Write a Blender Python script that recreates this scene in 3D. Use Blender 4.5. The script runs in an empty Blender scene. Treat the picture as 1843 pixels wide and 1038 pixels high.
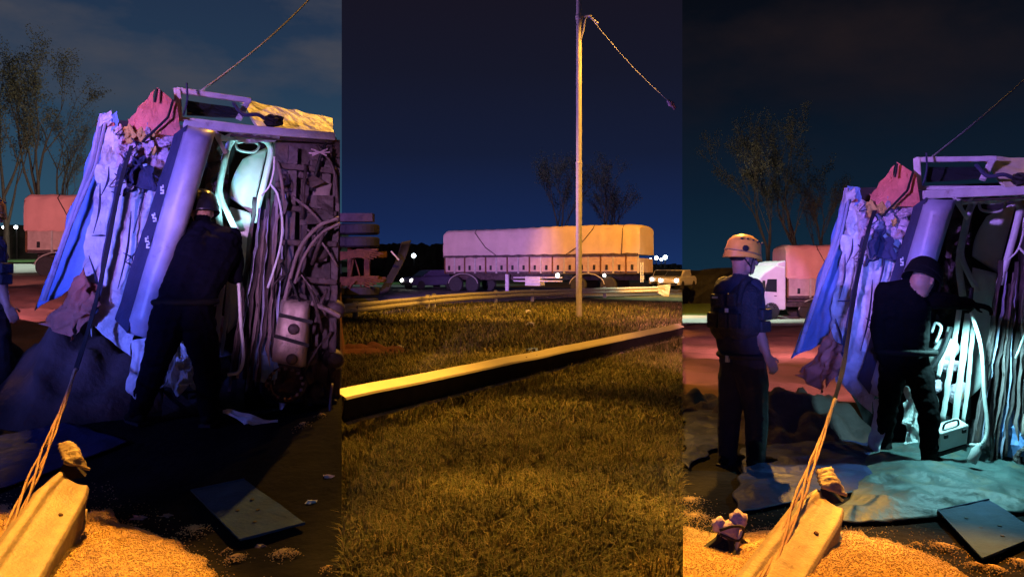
import bpy, math, random
import numpy as np
from mathutils import Vector, Matrix, Euler, noise

# ---------------------------------------------------------------- camera, sky, lamps, exposure
sc = bpy.context.scene
C = sc.collection
F, CX, HY, EYE = 1400.0, 921.5, 490.0, 1.5
SEAM = 306.5 / F                                   # the three exposures meet along these two bearings

cam_d = bpy.data.cameras.new('camera'); cam = bpy.data.objects.new('camera', cam_d); C.objects.link(cam)
cam_d.sensor_width = 36.0; cam_d.sensor_fit = 'HORIZONTAL'; cam_d.lens = 36.0 * F / 1843.0
cam_d.shift_y = -29.0 / 1843.0; cam_d.clip_start = 0.05; cam_d.clip_end = 2000
cam.location = (0, 0, EYE); cam.rotation_euler = (math.radians(90), 0, 0)
sc.camera = cam
sc.view_settings.view_transform = 'Standard'; sc.view_settings.look = 'None'
sc.view_settings.exposure = 0.0; sc.view_settings.gamma = 1.0
sc.view_settings.use_curve_mapping = False
sc.cycles.use_denoising = True
sc.cycles.max_bounces = 5
sc.cycles.sample_clamp_indirect = 2.0

def lin(r, g, b):
    f = lambda c: (c/255/12.92) if c/255 <= 0.04045 else ((c/255+0.055)/1.055)**2.4
    return (f(r), f(g), f(b), 1.0)

world = bpy.data.worlds.new('World'); sc.world = world; world.use_nodes = True
nt = world.node_tree; nt.nodes.clear(); N = nt.nodes.new; K = nt.links.new
def mth(op, a, b=None):
    n = N('ShaderNodeMath'); n.operation = op
    for i, x in enumerate((a, b)):
        if x is None: continue
        if isinstance(x, (int, float)): n.inputs[i].default_value = x
        else: K(x, n.inputs[i])
    return n.outputs[0]
def mixc(f, a, b):
    n = N('ShaderNodeMix'); n.data_type = 'RGBA'
    for s, x in ((n.inputs[0], f), (n.inputs[6], a), (n.inputs[7], b)):
        if isinstance(x, tuple): s.default_value = x
        elif isinstance(x, (int, float)): s.default_value = x
        else: K(x, s)
    return n.outputs[2]
tc = N('ShaderNodeTexCoord'); sx = N('ShaderNodeSeparateXYZ'); K(tc.outputs['Generated'], sx.inputs[0])
bear = mth('DIVIDE', sx.outputs[0], mth('MAXIMUM', sx.outputs[1], 0.02))
front = mth('GREATER_THAN', sx.outputs[1], 0.02)
el = mth('MULTIPLY', sx.outputs[2], 2.0)
def ramp(stops):
    n = N('ShaderNodeValToRGB'); K(el, n.inputs[0]); e = n.color_ramp.elements
    while len(e) < len(stops): e.new(0.5)
    for q, (p, c) in zip(e, stops): q.position = p; q.color = lin(*c)
    return n.outputs[0]
skyL = ramp([(0, (46, 86, 106)), (.22, (42, 72, 94)), (.45, (37, 58, 82)), (.7, (31, 45, 70))])
skyM = ramp([(0, (24, 48, 98)), (.12, (21, 38, 80)), (.3, (20, 28, 54)), (.5, (21, 23, 40)), (.7, (23, 20, 32))])
skyR = ramp([(0, (17, 42, 60)), (.2, (12, 29, 46)), (.42, (10, 18, 30)), (.7, (8, 10, 17))])
def clouds(scale, lo, hi, sq):
    mp = N('ShaderNodeMapping'); mp.inputs['Scale'].default_value = (scale, scale, scale*sq)
    K(tc.outputs['Generated'], mp.inputs[0])
    nz = N('ShaderNodeTexNoise'); K(mp.outputs[0], nz.inputs['Vector']); nz.inputs['Scale'].default_value = 1.0
    nz.inputs['Detail'].default_value = 6; nz.inputs['Roughness'].default_value = .55
    mr = N('ShaderNodeMapRange'); K(nz.outputs[0], mr.inputs[0]); mr.inputs[1].default_value = lo; mr.inputs[2].default_value = hi
    return mr.outputs[0]
high = N('ShaderNodeMapRange'); K(el, high.inputs[0]); high.inputs[1].default_value = .18; high.inputs[2].default_value = .55
skyL = mixc(mth('MULTIPLY', mth('MULTIPLY', clouds(4.5, .44, .66, 2.6), high.outputs[0]), .85), skyL, lin(74, 74, 82))
skyR = mixc(mth('MULTIPLY', mth('MULTIPLY', clouds(3.5, .42, .72, 2.2), high.outputs[0]), .6), skyR, lin(40, 30, 30))
sky = mixc(mth('MULTIPLY', mth('GREATER_THAN', bear, SEAM), front), skyM, skyR)
sky = mixc(mth('MULTIPLY', mth('LESS_THAN', bear, -SEAM), front), sky, skyL)
bg = N('ShaderNodeBackground'); K(sky, bg.inputs[0]); bg.inputs[1].default_value = 1.0
wo = N('ShaderNodeOutputWorld'); K(bg.outputs[0], wo.inputs[0])

def spot(name, loc, tgt, power, col, cone, blend=.3, size=.15):
    d = bpy.data.lights.new(name, 'SPOT'); d.energy = power; d.color = col
    d.spot_size = math.radians(cone); d.spot_blend = blend; d.shadow_soft_size = size
    o = bpy.data.objects.new(name, d); C.objects.link(o); o.location = loc
    o.rotation_euler = (Vector(tgt) - Vector(loc)).to_track_quat('-Z', 'Y').to_euler()
    return o
SOD = (1.0, .47, .06); BLU = (.12, .16, 1.0); VIO = (.42, .22, 1.0); PNK = (1.0, .36, .50); SAL = (1.0, .42, .45); TOR = (.36, .95, 1.0)
# unseen street lamps as bare spots, mixed with added fill spots
spot('street_and_fill_light', (-6.2, 12.6, 13.5), (-2.45, 2.8, 0), 38000, (1, .39, .04), 10.4, .25)
spot('street_and_fill_light', (-.6, 14.5, 11.5), (.08, 4.25, 0), 17000, SOD, 10.0, .5)
spot('street_and_fill_light', (-.6, 14.5, 11.5), (.15, 7.0, 0), 11500, SOD, 19, .7)
spot('street_and_fill_light', (-.6, 14.5, 11.5), (.6, 12.5, 0), 6200, SOD, 30, .7)
spot('street_and_fill_light', (6.6, 12.2, 13.0), (1.70, 2.85, 0), 36000, (1, .37, .035), 10.4, .25)
spot('street_and_fill_light', (3.3, 12, 8), (1.85, 6.0, 1.30), 11000, SOD, 10, .7)  # added rim spot for the helmeted rescuer
spot('street_and_fill_light', (-.4, 20, 17), (-1.9, 6.9, 2.95), 15000, SOD, 7, .5)  # added spot for the left wreck's door skin
spot('street_and_fill_light', (7.6, 20, 17), (5.0, 5.7, 2.4), 15000, SOD, 7, .5)  # added spot for the right wreck's door skin
spot('street_and_fill_light', (-6.2, 12.6, 13.5), (-4.3, 6.3, 2.0), 6000, SOD, 5, .5)  # added spot for the rescuer at the left edge
spot('street_and_fill_light', (7.4, 27.0, 13.0), (8.2, 48.5, 2.5), 52000, (1, .40, .035), 35, .45)
spot('street_and_fill_light', (5.4, 23.0, 13.2), (2.35, 26, 3.5), 11000, SOD, 48, .6)
spot('street_and_fill_light', (-2.5, 20.5, 12.2), (-.6, 28.5, .4), 6500, SOD, 52, .7)  # added to brighten the far rail and the overturned trailer
spot('street_and_fill_light', (2.5, 19.5, 12.6), (1.0, 16, 0), 4500, SOD, 76, .8)  # added to reach the far grass
spot('street_and_fill_light', (-22, 44, 9), (-34, 58, 12), 9000, (1, .85, .6), 75, .7)  # added to lighten the left tree crowns
spot('street_and_fill_light', (12, 52, 9), (23, 67, 11), 5000, (1, .8, .55), 70, .7)  # added to lighten the right-hand trees
spot('street_and_fill_light', (9.4, 40, 18), (10.2, 42, -1), 22000, (.8, 1, .8), 42, .7)  # added greenish spot for the pavement at right
spot('street_and_fill_light', (-30, 50, 20), (-30, 50, 2), 16000, (.8, 1, .8), 70, .7)  # added greenish spot for the far pavement at left
spot('street_and_fill_light', (-9, 66, 22), (-9, 74, 0), 14000, (.7, 1, .85), 60, .7)
spot('street_and_fill_light', (-2, 62, 26), (6, 84, 15), 16000, (.5, .5, .85), 60, .8)  # added bluish fill for the trees behind the long trailer
# unseen emergency beacons as bare spots around the scene, mixed with added fills
spot('beacon_and_fill_light', (-4.9, -.8, 1.9), (-3.35, 6.3, 1.72), 3000, BLU, 23, .6)
spot('beacon_and_fill_light', (-3.9, -1.0, 2.5), (-3.05, 6.6, 2.45), 2300, VIO, 21, .6)
spot('beacon_and_fill_light', (-4.4, -.9, 3.0), (-3.2, 6.9, 3.1), 1500, PNK, 14, .9)
spot('beacon_and_fill_light', (-1.6, -1.5, 2.3), (-1.80, 6.4, 1.75), 2600, (.72, .38, .85), 14, .5)  # added violet fill for the left wreck's chassis
spot('beacon_and_fill_light', (.2, -1.0, 1.7), (2.68, 6.7, 1.38), 3600, BLU, 13, .6)
spot('beacon_and_fill_light', (-2.6, 2.2, 3.3), (2.95, 6.4, 2.1), 2600, VIO, 19, .6)
spot('beacon_and_fill_light', (.4, -1.2, 2.9), (3.0, 6.6, 2.7), 800, PNK, 9, .9)
spot('beacon_and_fill_light', (-.6, -1.5, 2.2), (1.95, 5.8, 0.1), 200, BLU, 15, .8)
spot('beacon_and_fill_light', (-7.0, 2.0, 2.2), (-3.3, 5.4, .2), 420, BLU, 24, .8)
spot('beacon_and_fill_light', (-2.4, -2.5, 2.6), (-1.5, 4.6, 0), 200, (.14, .42, 1), 13, .8)  # added cool fill for the left metal plate
spot('beacon_and_fill_light', (-8.5, 26, 2.4), (-2.0, 51, 2.6), 25000, (.72, .36, 1.0), 27, .6)
spot('beacon_and_fill_light', (-6.5, 24, 3.0), (2.2, 26, 6), 3500, VIO, 70, .8)
spot('beacon_and_fill_light', (-9.0, 22, 3.5), (-4, 34, .3), 1800, VIO, 60, .8)
spot('beacon_and_fill_light', (-8.5, 26, 6.0), (0, 45, -1.5), 4500, VIO, 40, .8)  # added violet spot for the road under the long trailer
spot('beacon_and_fill_light', (-14, 18, 4.5), (-23, 39, 3), 15000, SAL, 40, .8)
spot('beacon_and_fill_light', (4.6, 8.4, 2.0), (4.3, 12.2, -.15), 1700, PNK, 66, .8)  # added pink spot hidden behind the right wreck, raking the soil
spot('beacon_and_fill_light', (4.6, 12, 3.0), (7.2, 20, -.4), 8000, PNK, 62, .8)
spot('beacon_and_fill_light', (-9, 10, 3.4), (-12, 20, .8), 6000, PNK, 70, .8)
spot('beacon_and_fill_light', (8, 20, 3), (17.3, 43, 1.9), 18000, (1, .36, .36), 20, .5)
spot('beacon_and_fill_light', (6, 22, 3), (13.8, 41.5, 1.0), 14000, VIO, 11, .6)

# ---------------------------------------------------------------- materials
MATS = {}
def M(name, col, rough=.65, metal=0.0, var=.3, vs=4.0, bump=.25, bs=60.0, dirt=None, dirt_lo=.5, spec=.4):
    if name in MATS: return MATS[name]
    m = bpy.data.materials.new(name); m.use_nodes = True; t = m.node_tree; b = t.nodes['Principled BSDF']
    co = t.nodes.new('ShaderNodeTexCoord')
    n1 = t.nodes.new('ShaderNodeTexNoise'); n1.inputs['Scale'].default_value = vs; n1.inputs['Detail'].default_value = 8
    n1.inputs['Roughness'].default_value = .65
    t.links.new(co.outputs['Object'], n1.inputs['Vector'])
    r = t.nodes.new('ShaderNodeValToRGB'); t.links.new(n1.outputs[0], r.inputs[0])
    r.color_ramp.elements[0].position = .3; r.color_ramp.elements[1].position = .7
    c = np.array(col[:3])
    r.color_ramp.elements[0].color = (*np.clip(c*(1-var), 0, 1), 1); r.color_ramp.elements[1].color = (*np.clip(c*(1+var*.6), 0, 1), 1)
    out = r.outputs[0]
    if dirt:
        n2 = t.nodes.new('ShaderNodeTexNoise'); n2.inputs['Scale'].default_value = vs*.7; n2.inputs['Detail'].default_value = 10
        n2.inputs['Roughness'].default_value = .75
        off = t.nodes.new('ShaderNodeMapping'); off.inputs['Location'].default_value = (3.1, 7.7, 1.3)
        t.links.new(co.outputs['Object'], off.inputs[0]); t.links.new(off.outputs[0], n2.inputs['Vector'])
        mr = t.nodes.new('ShaderNodeMapRange'); t.links.new(n2.outputs[0], mr.inputs[0])
        mr.inputs[1].default_value = dirt_lo; mr.inputs[2].default_value = dirt_lo + .14
        mx = t.nodes.new('ShaderNodeMix'); mx.data_type = 'RGBA'
        t.links.new(mr.outputs[0], mx.inputs[0]); t.links.new(out, mx.inputs[6]); mx.inputs[7].default_value = (*dirt, 1)
        out = mx.outputs[2]
    t.links.new(out, b.inputs['Base Color'])
    b.inputs['Roughness'].default_value = rough; b.inputs['Metallic'].default_value = metal
    b.inputs['Specular IOR Level'].default_value = spec
    if bump:
        n3 = t.nodes.new('ShaderNodeTexNoise'); n3.inputs['Scale'].default_value = bs; n3.inputs['Detail'].default_value = 5
        t.links.new(co.outputs['Object'], n3.inputs['Vector'])
        bp = t.nodes.new('ShaderNodeBump'); bp.inputs['Strength'].default_value = bump; bp.inputs['Distance'].default_value = .02
        t.links.new(n3.outputs[0], bp.inputs['Height']); t.links.new(bp.outputs[0], b.inputs['Normal'])
    MATS[name] = m; return m
def EM(name, col, s):
    if name in MATS: return MATS[name]
    m = bpy.data.materials.new(name); m.use_nodes = True; b = m.node_tree.nodes['Principled BSDF']
    b.inputs['Base Color'].default_value = (.8, .8, .8, 1)
    b.inputs['Emission Color'].default_value = (*col, 1); b.inputs['Emission Strength'].default_value = s
    MATS[name] = m; return m
def GL(name, col, rough=.08):
    m = M(name, col, rough, 0, .2, 3, .02, 20, spec=.6); return m

mud = M('shade_dark_mud', (.011, .010, .010), .95, 0, .6, 2.2, .8, 14, spec=.08)  # near-black tone carries the wrecks' ground shadow in its colour
soil = M('red_soil', (.16, .075, .05), .9, 0, .5, .9, .9, 6)
turf = M('turf_soil', (.085, .070, .022), .95, 0, .6, 1.6, .9, 25)
asphalt = M('asphalt', (.065, .06, .06), .75, 0, .3, 3, .4, 50)
paving = M('pale_concrete', (.42, .42, .40), .8, 0, .2, 1.5, .2, 30)
green = M('verge_grass', (.06, .12, .03), .95, 0, .5, 3, .9, 15)
grain_m = M('wheat_grain', (.60, .40, .16), .75, 0, .35, 6, .9, 120)
kern_m = M('wheat_kernel', (.62, .42, .17), .6, 0, .3, 30, 0)
zinc = M('galvanised_steel', (.66, .60, .44), .5, .1, .2, 9, .15, 90, dirt=(.22, .14, .07), dirt_lo=.68)
beam_m = M('weathered_beam_zinc', (.34, .28, .18), .6, .1, .25, 14, .35, 70, dirt=(.13, .08, .04), dirt_lo=.58)
webd_m = M('shade_dark_steel', (.03, .026, .022), .8, 0, .4, 5, .3, 40, spec=.1)  # near-black steel standing in for shade on the rails
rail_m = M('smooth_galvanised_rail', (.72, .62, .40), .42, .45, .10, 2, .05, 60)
zincd = M('dull_guardrail_steel', (.42, .40, .36), .6, .2, .25, 5, .2, 60, dirt=(.10, .06, .04), dirt_lo=.63)
white_p = M('white_cab_paint', (.58, .58, .64), .45, 0, .35, 4, .4, 22, dirt=(.22, .18, .20), dirt_lo=.54)
blue_p = M('blue_cab_paint', (.16, .30, .66), .45, 0, .3, 3, .25, 20, dirt=(.10, .10, .16), dirt_lo=.6)
slab_m = M('visor_paint', (.36, .36, .50), .42, 0, .3, 3.5, .2, 22, dirt=(.13, .12, .2), dirt_lo=.57)
trim_m = M('pale_trim', (.62, .58, .60), .5, 0, .25, 6, .2, 40, dirt=(.2, .12, .1), dirt_lo=.6)
door_m = M('cream_door_paint', (.66, .60, .46), .5, 0, .2, 4, .3, 30, dirt=(.25, .16, .10), dirt_lo=.62)
red_m = M('red_canvas', (.66, .20, .15), .8, 0, .35, 5, .5, 30, dirt=(.5, .34, .34), dirt_lo=.6)
tan_m = M('brown_canvas', (.42, .15, .10), .85, 0, .4, 4, .5, 30)
rag_m = M('torn_padding', (.55, .42, .50), .9, 0, .5, 9, .8, 40, dirt=(.35, .16, .05), dirt_lo=.56)
yel_m = M('yellow_foam', (.60, .36, .10), .9, 0, .4, 12, .8, 40)
navy_c = M('navy_cloth', (.035, .04, .09), .9, 0, .3, 6, .4, 30)
black_m = M('black_rubber', (.012, .012, .014), .75, 0, .3, 6, .3, 50)
blackg = M('gloss_black', (.012, .012, .016), .25, 0, .2, 4, .05, 30)
dark_m = M('oily_chassis', (.07, .05, .052), .6, .2, .6, 5, .7, 18, dirt=(.10, .06, .04), dirt_lo=.56)
dark2 = M('dark_interior', (.02, .018, .02), .8, 0, .5, 5, .5, 25)
plas_m = M('pale_plastic', (.62, .64, .62), .4, 0, .15, 5, .1, 30)
tank_m = M('fuel_tank_paint', (.55, .42, .36), .5, .1, .35, 6, .4, 25, dirt=(.10, .06, .05), dirt_lo=.56)
hose_m = M('dirty_hose', (.20, .15, .15), .6, 0, .4, 8, .2, 40)
whose_m = M('white_hose', (.66, .66, .64), .45, 0, .15, 8, .1, 40)
rust_m = M('rusty_steel', (.14, .06, .025), .8, .2, .5, 6, .6, 30)
plate_m = M('painted_plate', (.022, .060, .13), .7, 0, .35, 6, .25, 40, dirt=(.02, .03, .05), dirt_lo=.6, spec=.12)
tarp_m = M('canvas_tarp', (.50, .40, .34), .8, 0, .16, .8, .3, 6)
tarpr_m = M('salmon_canvas_tarp', (.58, .30, .26), .8, 0, .16, .8, .3, 6)
board_m = M('drop_side_boards', (.42, .31, .27), .7, 0, .3, 2, .3, 12)
tyre_m = M('tyre_rubber', (.028, .028, .032), .8, 0, .3, 6, .4, 30)
rim_m = M('steel_rim', (.22, .21, .21), .5, .4, .3, 6, .2, 30)
glass_m = GL('dark_glass', (.02, .025, .03))
carw_m = M('white_car_paint', (.62, .62, .63), .3, 0, .1, 2, 0)
card_m = M('dark_car_paint', (.07, .06, .13), .3, 0, .2, 2, 0)
lamp_e = EM('headlamp_glow', (1, .95, .85), 22)
far_e = EM('far_lamp_glow', (.75, .92, 1), 16)
tail_e = EM('small_lamp_glow', (1, .9, .8), 8)
torch_e = EM('torch_glow', (.75, .97, 1), 14)
bark_m = M('tree_bark', (.055, .042, .036), .9, 0, .4, 4, .6, 12)
leaf_m = M('sparse_leaf', (.060, .058, .036), .8, 0, .5, 1.2, 0)
hedge_m = M('far_hedge', (.018, .02, .016), .95, 0, .5, .6, .8, 2)
skin_m = M('skin', (.36, .19, .13), .55, 0, .15, 12, .1, 60)
tee_m = M('navy_shirt_cloth', (.022, .024, .040), .9, 0, .3, 9, .5, 28)
trou_m = M('dark_trouser_cloth', (.013, .013, .018), .9, 0, .3, 8, .5, 22)
vest_m = M('vest_nylon', (.020, .021, .028), .7, 0, .4, 20, .6, 60)
coat_m = M('dark_overall_cloth', (.0030, .0030, .007), .95, 0, .4, 6, .6, 20, spec=.06)
coatk_m = M('black_overall_cloth', (.0035, .0035, .004), .95, 0, .4, 6, .6, 20, spec=.05)
boot_m = M('black_leather', (.006, .006, .006), .8, 0, .3, 9, .2, 40, spec=.12)
helm_m = M('pale_yellow_helmet', (.80, .38, .05), .38, 0, .12, 6, .05, 30, dirt=(.4, .28, .12), dirt_lo=.66)
film_m = M('wet_plastic_film', (.07, .12, .115), .55, 0, .5, 5, .5, 16, dirt=(.14, .13, .08), dirt_lo=.52, spec=.28)
filmb_m = M('blue_plastic_film', (.02, .03, .10), .5, 0, .5, 3, .6, 14, spec=.15)
paper_m = M('white_paper', (.65, .62, .58), .8, 0, .2, 20, .2, 50)
bluep_m = M('blue_plastic', (.05, .12, .45), .5, 0, .2, 20, .2, 50)
strap_m = M('black_webbing', (.010, .010, .014), .8, 0, .4, 20, .3, 80)
rope_m = M('hemp_rope', (.52, .33, .20), .8, 0, .3, 30, .4, 120)
cable_m = M('steel_cable', (.36, .34, .33), .6, .1, .2, 3, 0, 100)

# ---------------------------------------------------------------- helpers
def P(px, py, d): return Vector(((px-CX)*d/F, d, EYE-(py-HY)*d/F))      # a point d metres ahead
class Frame:                                                          # a vertical plane facing the viewer on some bearing
    def __init__(s, cpx, D):
        s.a = math.atan((cpx-CX)/F); s.n = Vector((math.sin(s.a), math.cos(s.a), 0)); s.D = D
        s.o = s.n*D; s.rz = -s.a
    def W(s, px, py, w=0.0):
        d = Vector(((px-CX)/F, 1, -(py-HY)/F)); k = (s.D+w)/d.dot(s.n)
        return Vector((0, 0, EYE)) + d*k
ZL = [(-50, 0), (4.2, 0), (5, .10), (6, .34), (7.5, .42), (12, .55), (20, .85), (39, 1.33), (46, 1.75), (60, 2.4), (90, 2.6), (700, 2.6)]
ZM = [(-50, 0), (20, 0), (27, .02), (32, .12), (50, .20), (80, .3), (700, .3)]
ZR = [(-50, 0), (6.2, 0), (7.2, -.06), (12, -.15), (20, -.42), (43, -1.1), (62, -1.0), (120, 0), (700, 0)]
def zint(tab, y): return float(np.interp(y, [a for a, b in tab], [b for a, b in tab]))
def gz(x, y, raw=False):
    t = x/max(y, .2)
    tab = ZL if t < -SEAM else (ZR if t > SEAM else ZM)
    z = zint(tab, y)
    amp = .012 if y < 5 else .03
    if abs(t) <= SEAM: amp *= .8
    elif y > 8.5:
        k_ = min(1, (y-8.5)/2)*(1 if y < 32 else max(0, 1-(y-32)/4))
        z += k_*(.15*(1-abs(noise.noise(Vector((x*.45, y*1.1, 4.4))))*2)+.07*noise.noise(Vector((x*1.5, y*2.6, 1.4)))-.07)
    return z + amp*noise.noise(Vector((x*1.3, y*1.3, 2.2))) + .01*noise.noise(Vector((x*5, y*5, 7.2)))
def G(px, py, up=0.0):                                                # where the ground is seen at a bearing and dip
    d = 2.5
    while d < 120:
        p = P(px, py, d)
        if p.z <= gz(p.x, p.y) + up: return p
        d += .02 if d < 12 else .1
    return P(px, py, 60)
def wm(o):
    m = o.matrix_basis.copy()
    return wm(o.parent) @ m if o.parent else m
def tag(o, label=None, cat=None, group=None, kind=None):
    if label: o['label'] = label
    if cat: o['category'] = cat
    if group: o['group'] = group
    if kind: o['kind'] = kind
    return o
def empty(name, loc, rz=0.0, label=None, cat=None, group=None):
    o = bpy.data.objects.new(name, None); C.objects.link(o); o.empty_display_size = .2
    o.location = loc; o.rotation_euler = (0, 0, rz); return tag(o, label, cat, group)
def copy_tree(o, parent=None):
    c = o.copy(); C.objects.link(c); c.parent = parent
    for ch in list(o.children): copy_tree(ch, c)
    return c
class MB:
    def __init__(s): s.v = []; s.f = []
    def add(s, vs, fs):
        b = len(s.v); s.v += [Vector(v) for v in vs]; s.f += [tuple(i+b for i in f) for f in fs]; return s
    def box(s, c, size, R=None):
        h = [x/2 for x in size]; R = R or Matrix.Identity(3); c = Vector(c)
        vs = [c + R @ Vector((sx*h[0], sy*h[1], sz*h[2])) for sx in (-1, 1) for sy in (-1, 1) for sz in (-1, 1)]
        return s.add(vs, [(0, 1, 3, 2), (4, 6, 7, 5), (0, 4, 5, 1), (2, 3, 7, 6), (0, 2, 6, 4), (1, 5, 7, 3)])
    def bar(s, p0, p1, w, h, up=(0, 0, 1)):
        p0, p1 = Vector(p0), Vector(p1); d = p1-p0; z = d.normalized(); x = Vector(up).cross(z)
        if x.length < 1e-3: x = Vector((1, 0, 0)).cross(z)
        x.normalize(); y = z.cross(x)
        return s.box((p0+p1)/2, (w, h, d.length), Matrix((x, y, z)).transposed())
    def tube(s, path, r, n=8, caps=True):
        path = [Vector(p) for p in path]; m = len(path); rs = r if isinstance(r, (list, tuple)) else [r]*m
        vs, fs = [], []; u = None
        for i, p in enumerate(path):
            t = (path[min(i+1, m-1)]-path[max(i-1, 0)])
            t = t.normalized() if t.length > 1e-9 else Vector((0, 0, 1))
            if u is None:
                u = t.orthogonal().normalized()
            else:
                u = (u - t*u.dot(t)); u = u.normalized() if u.length > 1e-6 else t.orthogonal().normalized()
            w = t.cross(u)
            for k in range(n):
                a = 2*math.pi*k/n; vs.append(p + (u*math.cos(a)+w*math.sin(a))*rs[i])
        for i in range(m-1):
            for k in range(n):
                fs.append((i*n+k, i*n+(k+1) % n, (i+1)*n+(k+1) % n, (i+1)*n+k))
        if caps: fs.append(tuple(range(n-1, -1, -1))); fs.append(tuple((m-1)*n+k for k in range(n)))
        return s.add(vs, fs)
    def prism(s, pts, vec):
        pts = [Vector(p) for p in pts]; vec = Vector(vec); n = len(pts)
        fs = [tuple(range(n)), tuple(range(2*n-1, n-1, -1))] + [(i, i+n, (i+1) % n+n, (i+1) % n) for i in range(n)]
        return s.add(pts + [p+vec for p in pts], fs)
    def grid(s, fn, nu, nv, th=None):
        vs = [Vector(fn(i/nu, j/nv)) for j in range(nv+1) for i in range(nu+1)]; W_ = nu+1
        fs = [(j*W_+i, j*W_+i+1, (j+1)*W_+i+1, (j+1)*W_+i) for j in range(nv) for i in range(nu)]
        if th is not None:
            th = Vector(th); o = len(vs); n0 = list(fs)
            vs += [v+th for v in vs]; fs += [tuple(i+o for i in reversed(f)) for f in n0]
            rim = [i for i in range(W_)] + [j*W_+nu for j in range(1, nv+1)] + [nv*W_+i for i in range(nu-1, -1, -1)] + [j*W_ for j in range(nv-1, 0, -1)]
            for a, b in zip(rim, rim[1:]+rim[:1]): fs.append((a, a+o, b+o, b))
        return s.add(vs, fs)
    def sheet(s, c4, nu, nv, amp=.03, fr=4.0, seed=0.0, th=(0, .02, 0), fold=0.0, edge=0.0):
        a, b, c, d = [Vector(p) for p in c4]; nrm = (b-a).cross(d-a).normalized()
        def fn(u, v):
            p = (a*(1-u)+b*u)*(1-v)+(d*(1-u)+c*u)*v
            q = p*fr + Vector((seed, seed*.7, seed*1.9))
            h = noise.noise(q)*amp + noise.noise(q*2.3)*amp*.5 + amp*.55*(.5-abs(noise.noise(q*1.6+Vector((4, 4, 4))))*2) + amp*.22*(.5-abs(noise.noise(q*4.4))*2)
            if fold: h += fold*abs(math.sin(u*9+noise.noise(q*.5)*3))
            p = p + nrm*h
            if edge:
                e = max(abs(u-.5), abs(v-.5))*2
                p = p + Vector((noise.noise(q*1.7+Vector((9, 0, 0))), 0, noise.noise(q*1.7+Vector((0, 9, 0)))))*edge*e**4
            return p
        return s.grid(fn, nu, nv, th)
    def lathe(s, o, axis, prof, n=20):
        o = Vector(o); ax = Vector(axis).normalized(); u = ax.orthogonal().normalized(); w = ax.cross(u); m = len(prof)
        vs = [o + ax*h + (u*math.cos(2*math.pi*k/n)+w*math.sin(2*math.pi*k/n))*r for r, h in prof for k in range(n)]
        fs = [(i*n+k, i*n+(k+1) % n, (i+1)*n+(k+1) % n, (i+1)*n+k) for i in range(m-1) for k in range(n)]
        fs += [tuple(range(n-1, -1, -1)), tuple((m-1)*n+k for k in range(n))]
        return s.add(vs, fs)
    def ball(s, c, r, R=None, nu=14, nv=9, lump=0.0):
        c = Vector(c); r = (r, r, r) if isinstance(r, (int, float)) else r; R = R or Matrix.Identity(3); vs, fs = [], []
        for j in range(nv+1):
            th = math.pi*j/nv
            for i in range(nu):
                a = 2*math.pi*i/nu; d = Vector((math.sin(th)*math.cos(a), math.sin(th)*math.sin(a), math.cos(th)))
                k = 1 + (lump*noise.noise(d*1.7+c*3) if lump else 0)
                vs.append(c + R @ Vector((d.x*r[0]*k, d.y*r[1]*k, d.z*r[2]*k)))
        for j in range(nv):
            for i in range(nu): fs.append((j*nu+i, (j+1)*nu+i, (j+1)*nu+(i+1) % nu, j*nu+(i+1) % nu))
        return s.add(vs, fs)
    def build(s, name, mat, parent=None, smooth=False, bevel=0.0):
        vs = s.v
        if parent is not None:
            im = wm(parent).inverted(); vs = [im @ v for v in vs]
        me = bpy.data.meshes.new(name); me.from_pydata([tuple(v) for v in vs], [], s.f); me.validate(); me.update()
        for m in (mat if isinstance(mat, list) else [mat]): me.materials.append(m)
        if smooth: me.polygons.foreach_set('use_smooth', [True]*len(me.polygons))
        o = bpy.data.objects.new(name, me); C.objects.link(o)
        if parent is not None: o.parent = parent
        if bevel:
            bm = o.modifiers.new('bevel', 'BEVEL'); bm.width = bevel; bm.segments = 2; bm.limit_method = 'ANGLE'
        return o
def curve(pts, n=8):
    pts = [Vector(p) for p in pts]; out = []
    q = [pts[0]*2-pts[1]] + pts + [pts[-1]*2-pts[-2]]
    for i in range(1, len(q)-2):
        for k in range(n):
            t = k/n
            out.append(.5*((2*q[i]) + (q[i+1]-q[i-1])*t + (2*q[i-1]-5*q[i]+4*q[i+1]-q[i+2])*t*t + (3*q[i]-q[i-1]-3*q[i+1]+q[i+2])*t**3))
    return out + [pts[-1]]
def raw(name, V, Fc, mat, parent=None):                                # a big mesh from numpy arrays of equal-sided faces
    me = bpy.data.meshes.new(name); k = Fc.shape[1]
    me.vertices.add(len(V)); me.vertices.foreach_set('co', np.ascontiguousarray(V, dtype=np.float32).ravel())
    me.loops.add(Fc.size); me.loops.foreach_set('vertex_index', np.ascontiguousarray(Fc, dtype=np.int32).ravel())
    me.polygons.add(len(Fc)); me.polygons.foreach_set('loop_start', np.arange(0, Fc.size, k, dtype=np.int32))
    me.update(calc_edges=True); me.materials.append(mat)
    o = bpy.data.objects.new(name, me); C.objects.link(o); o.parent = parent; return o
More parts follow.
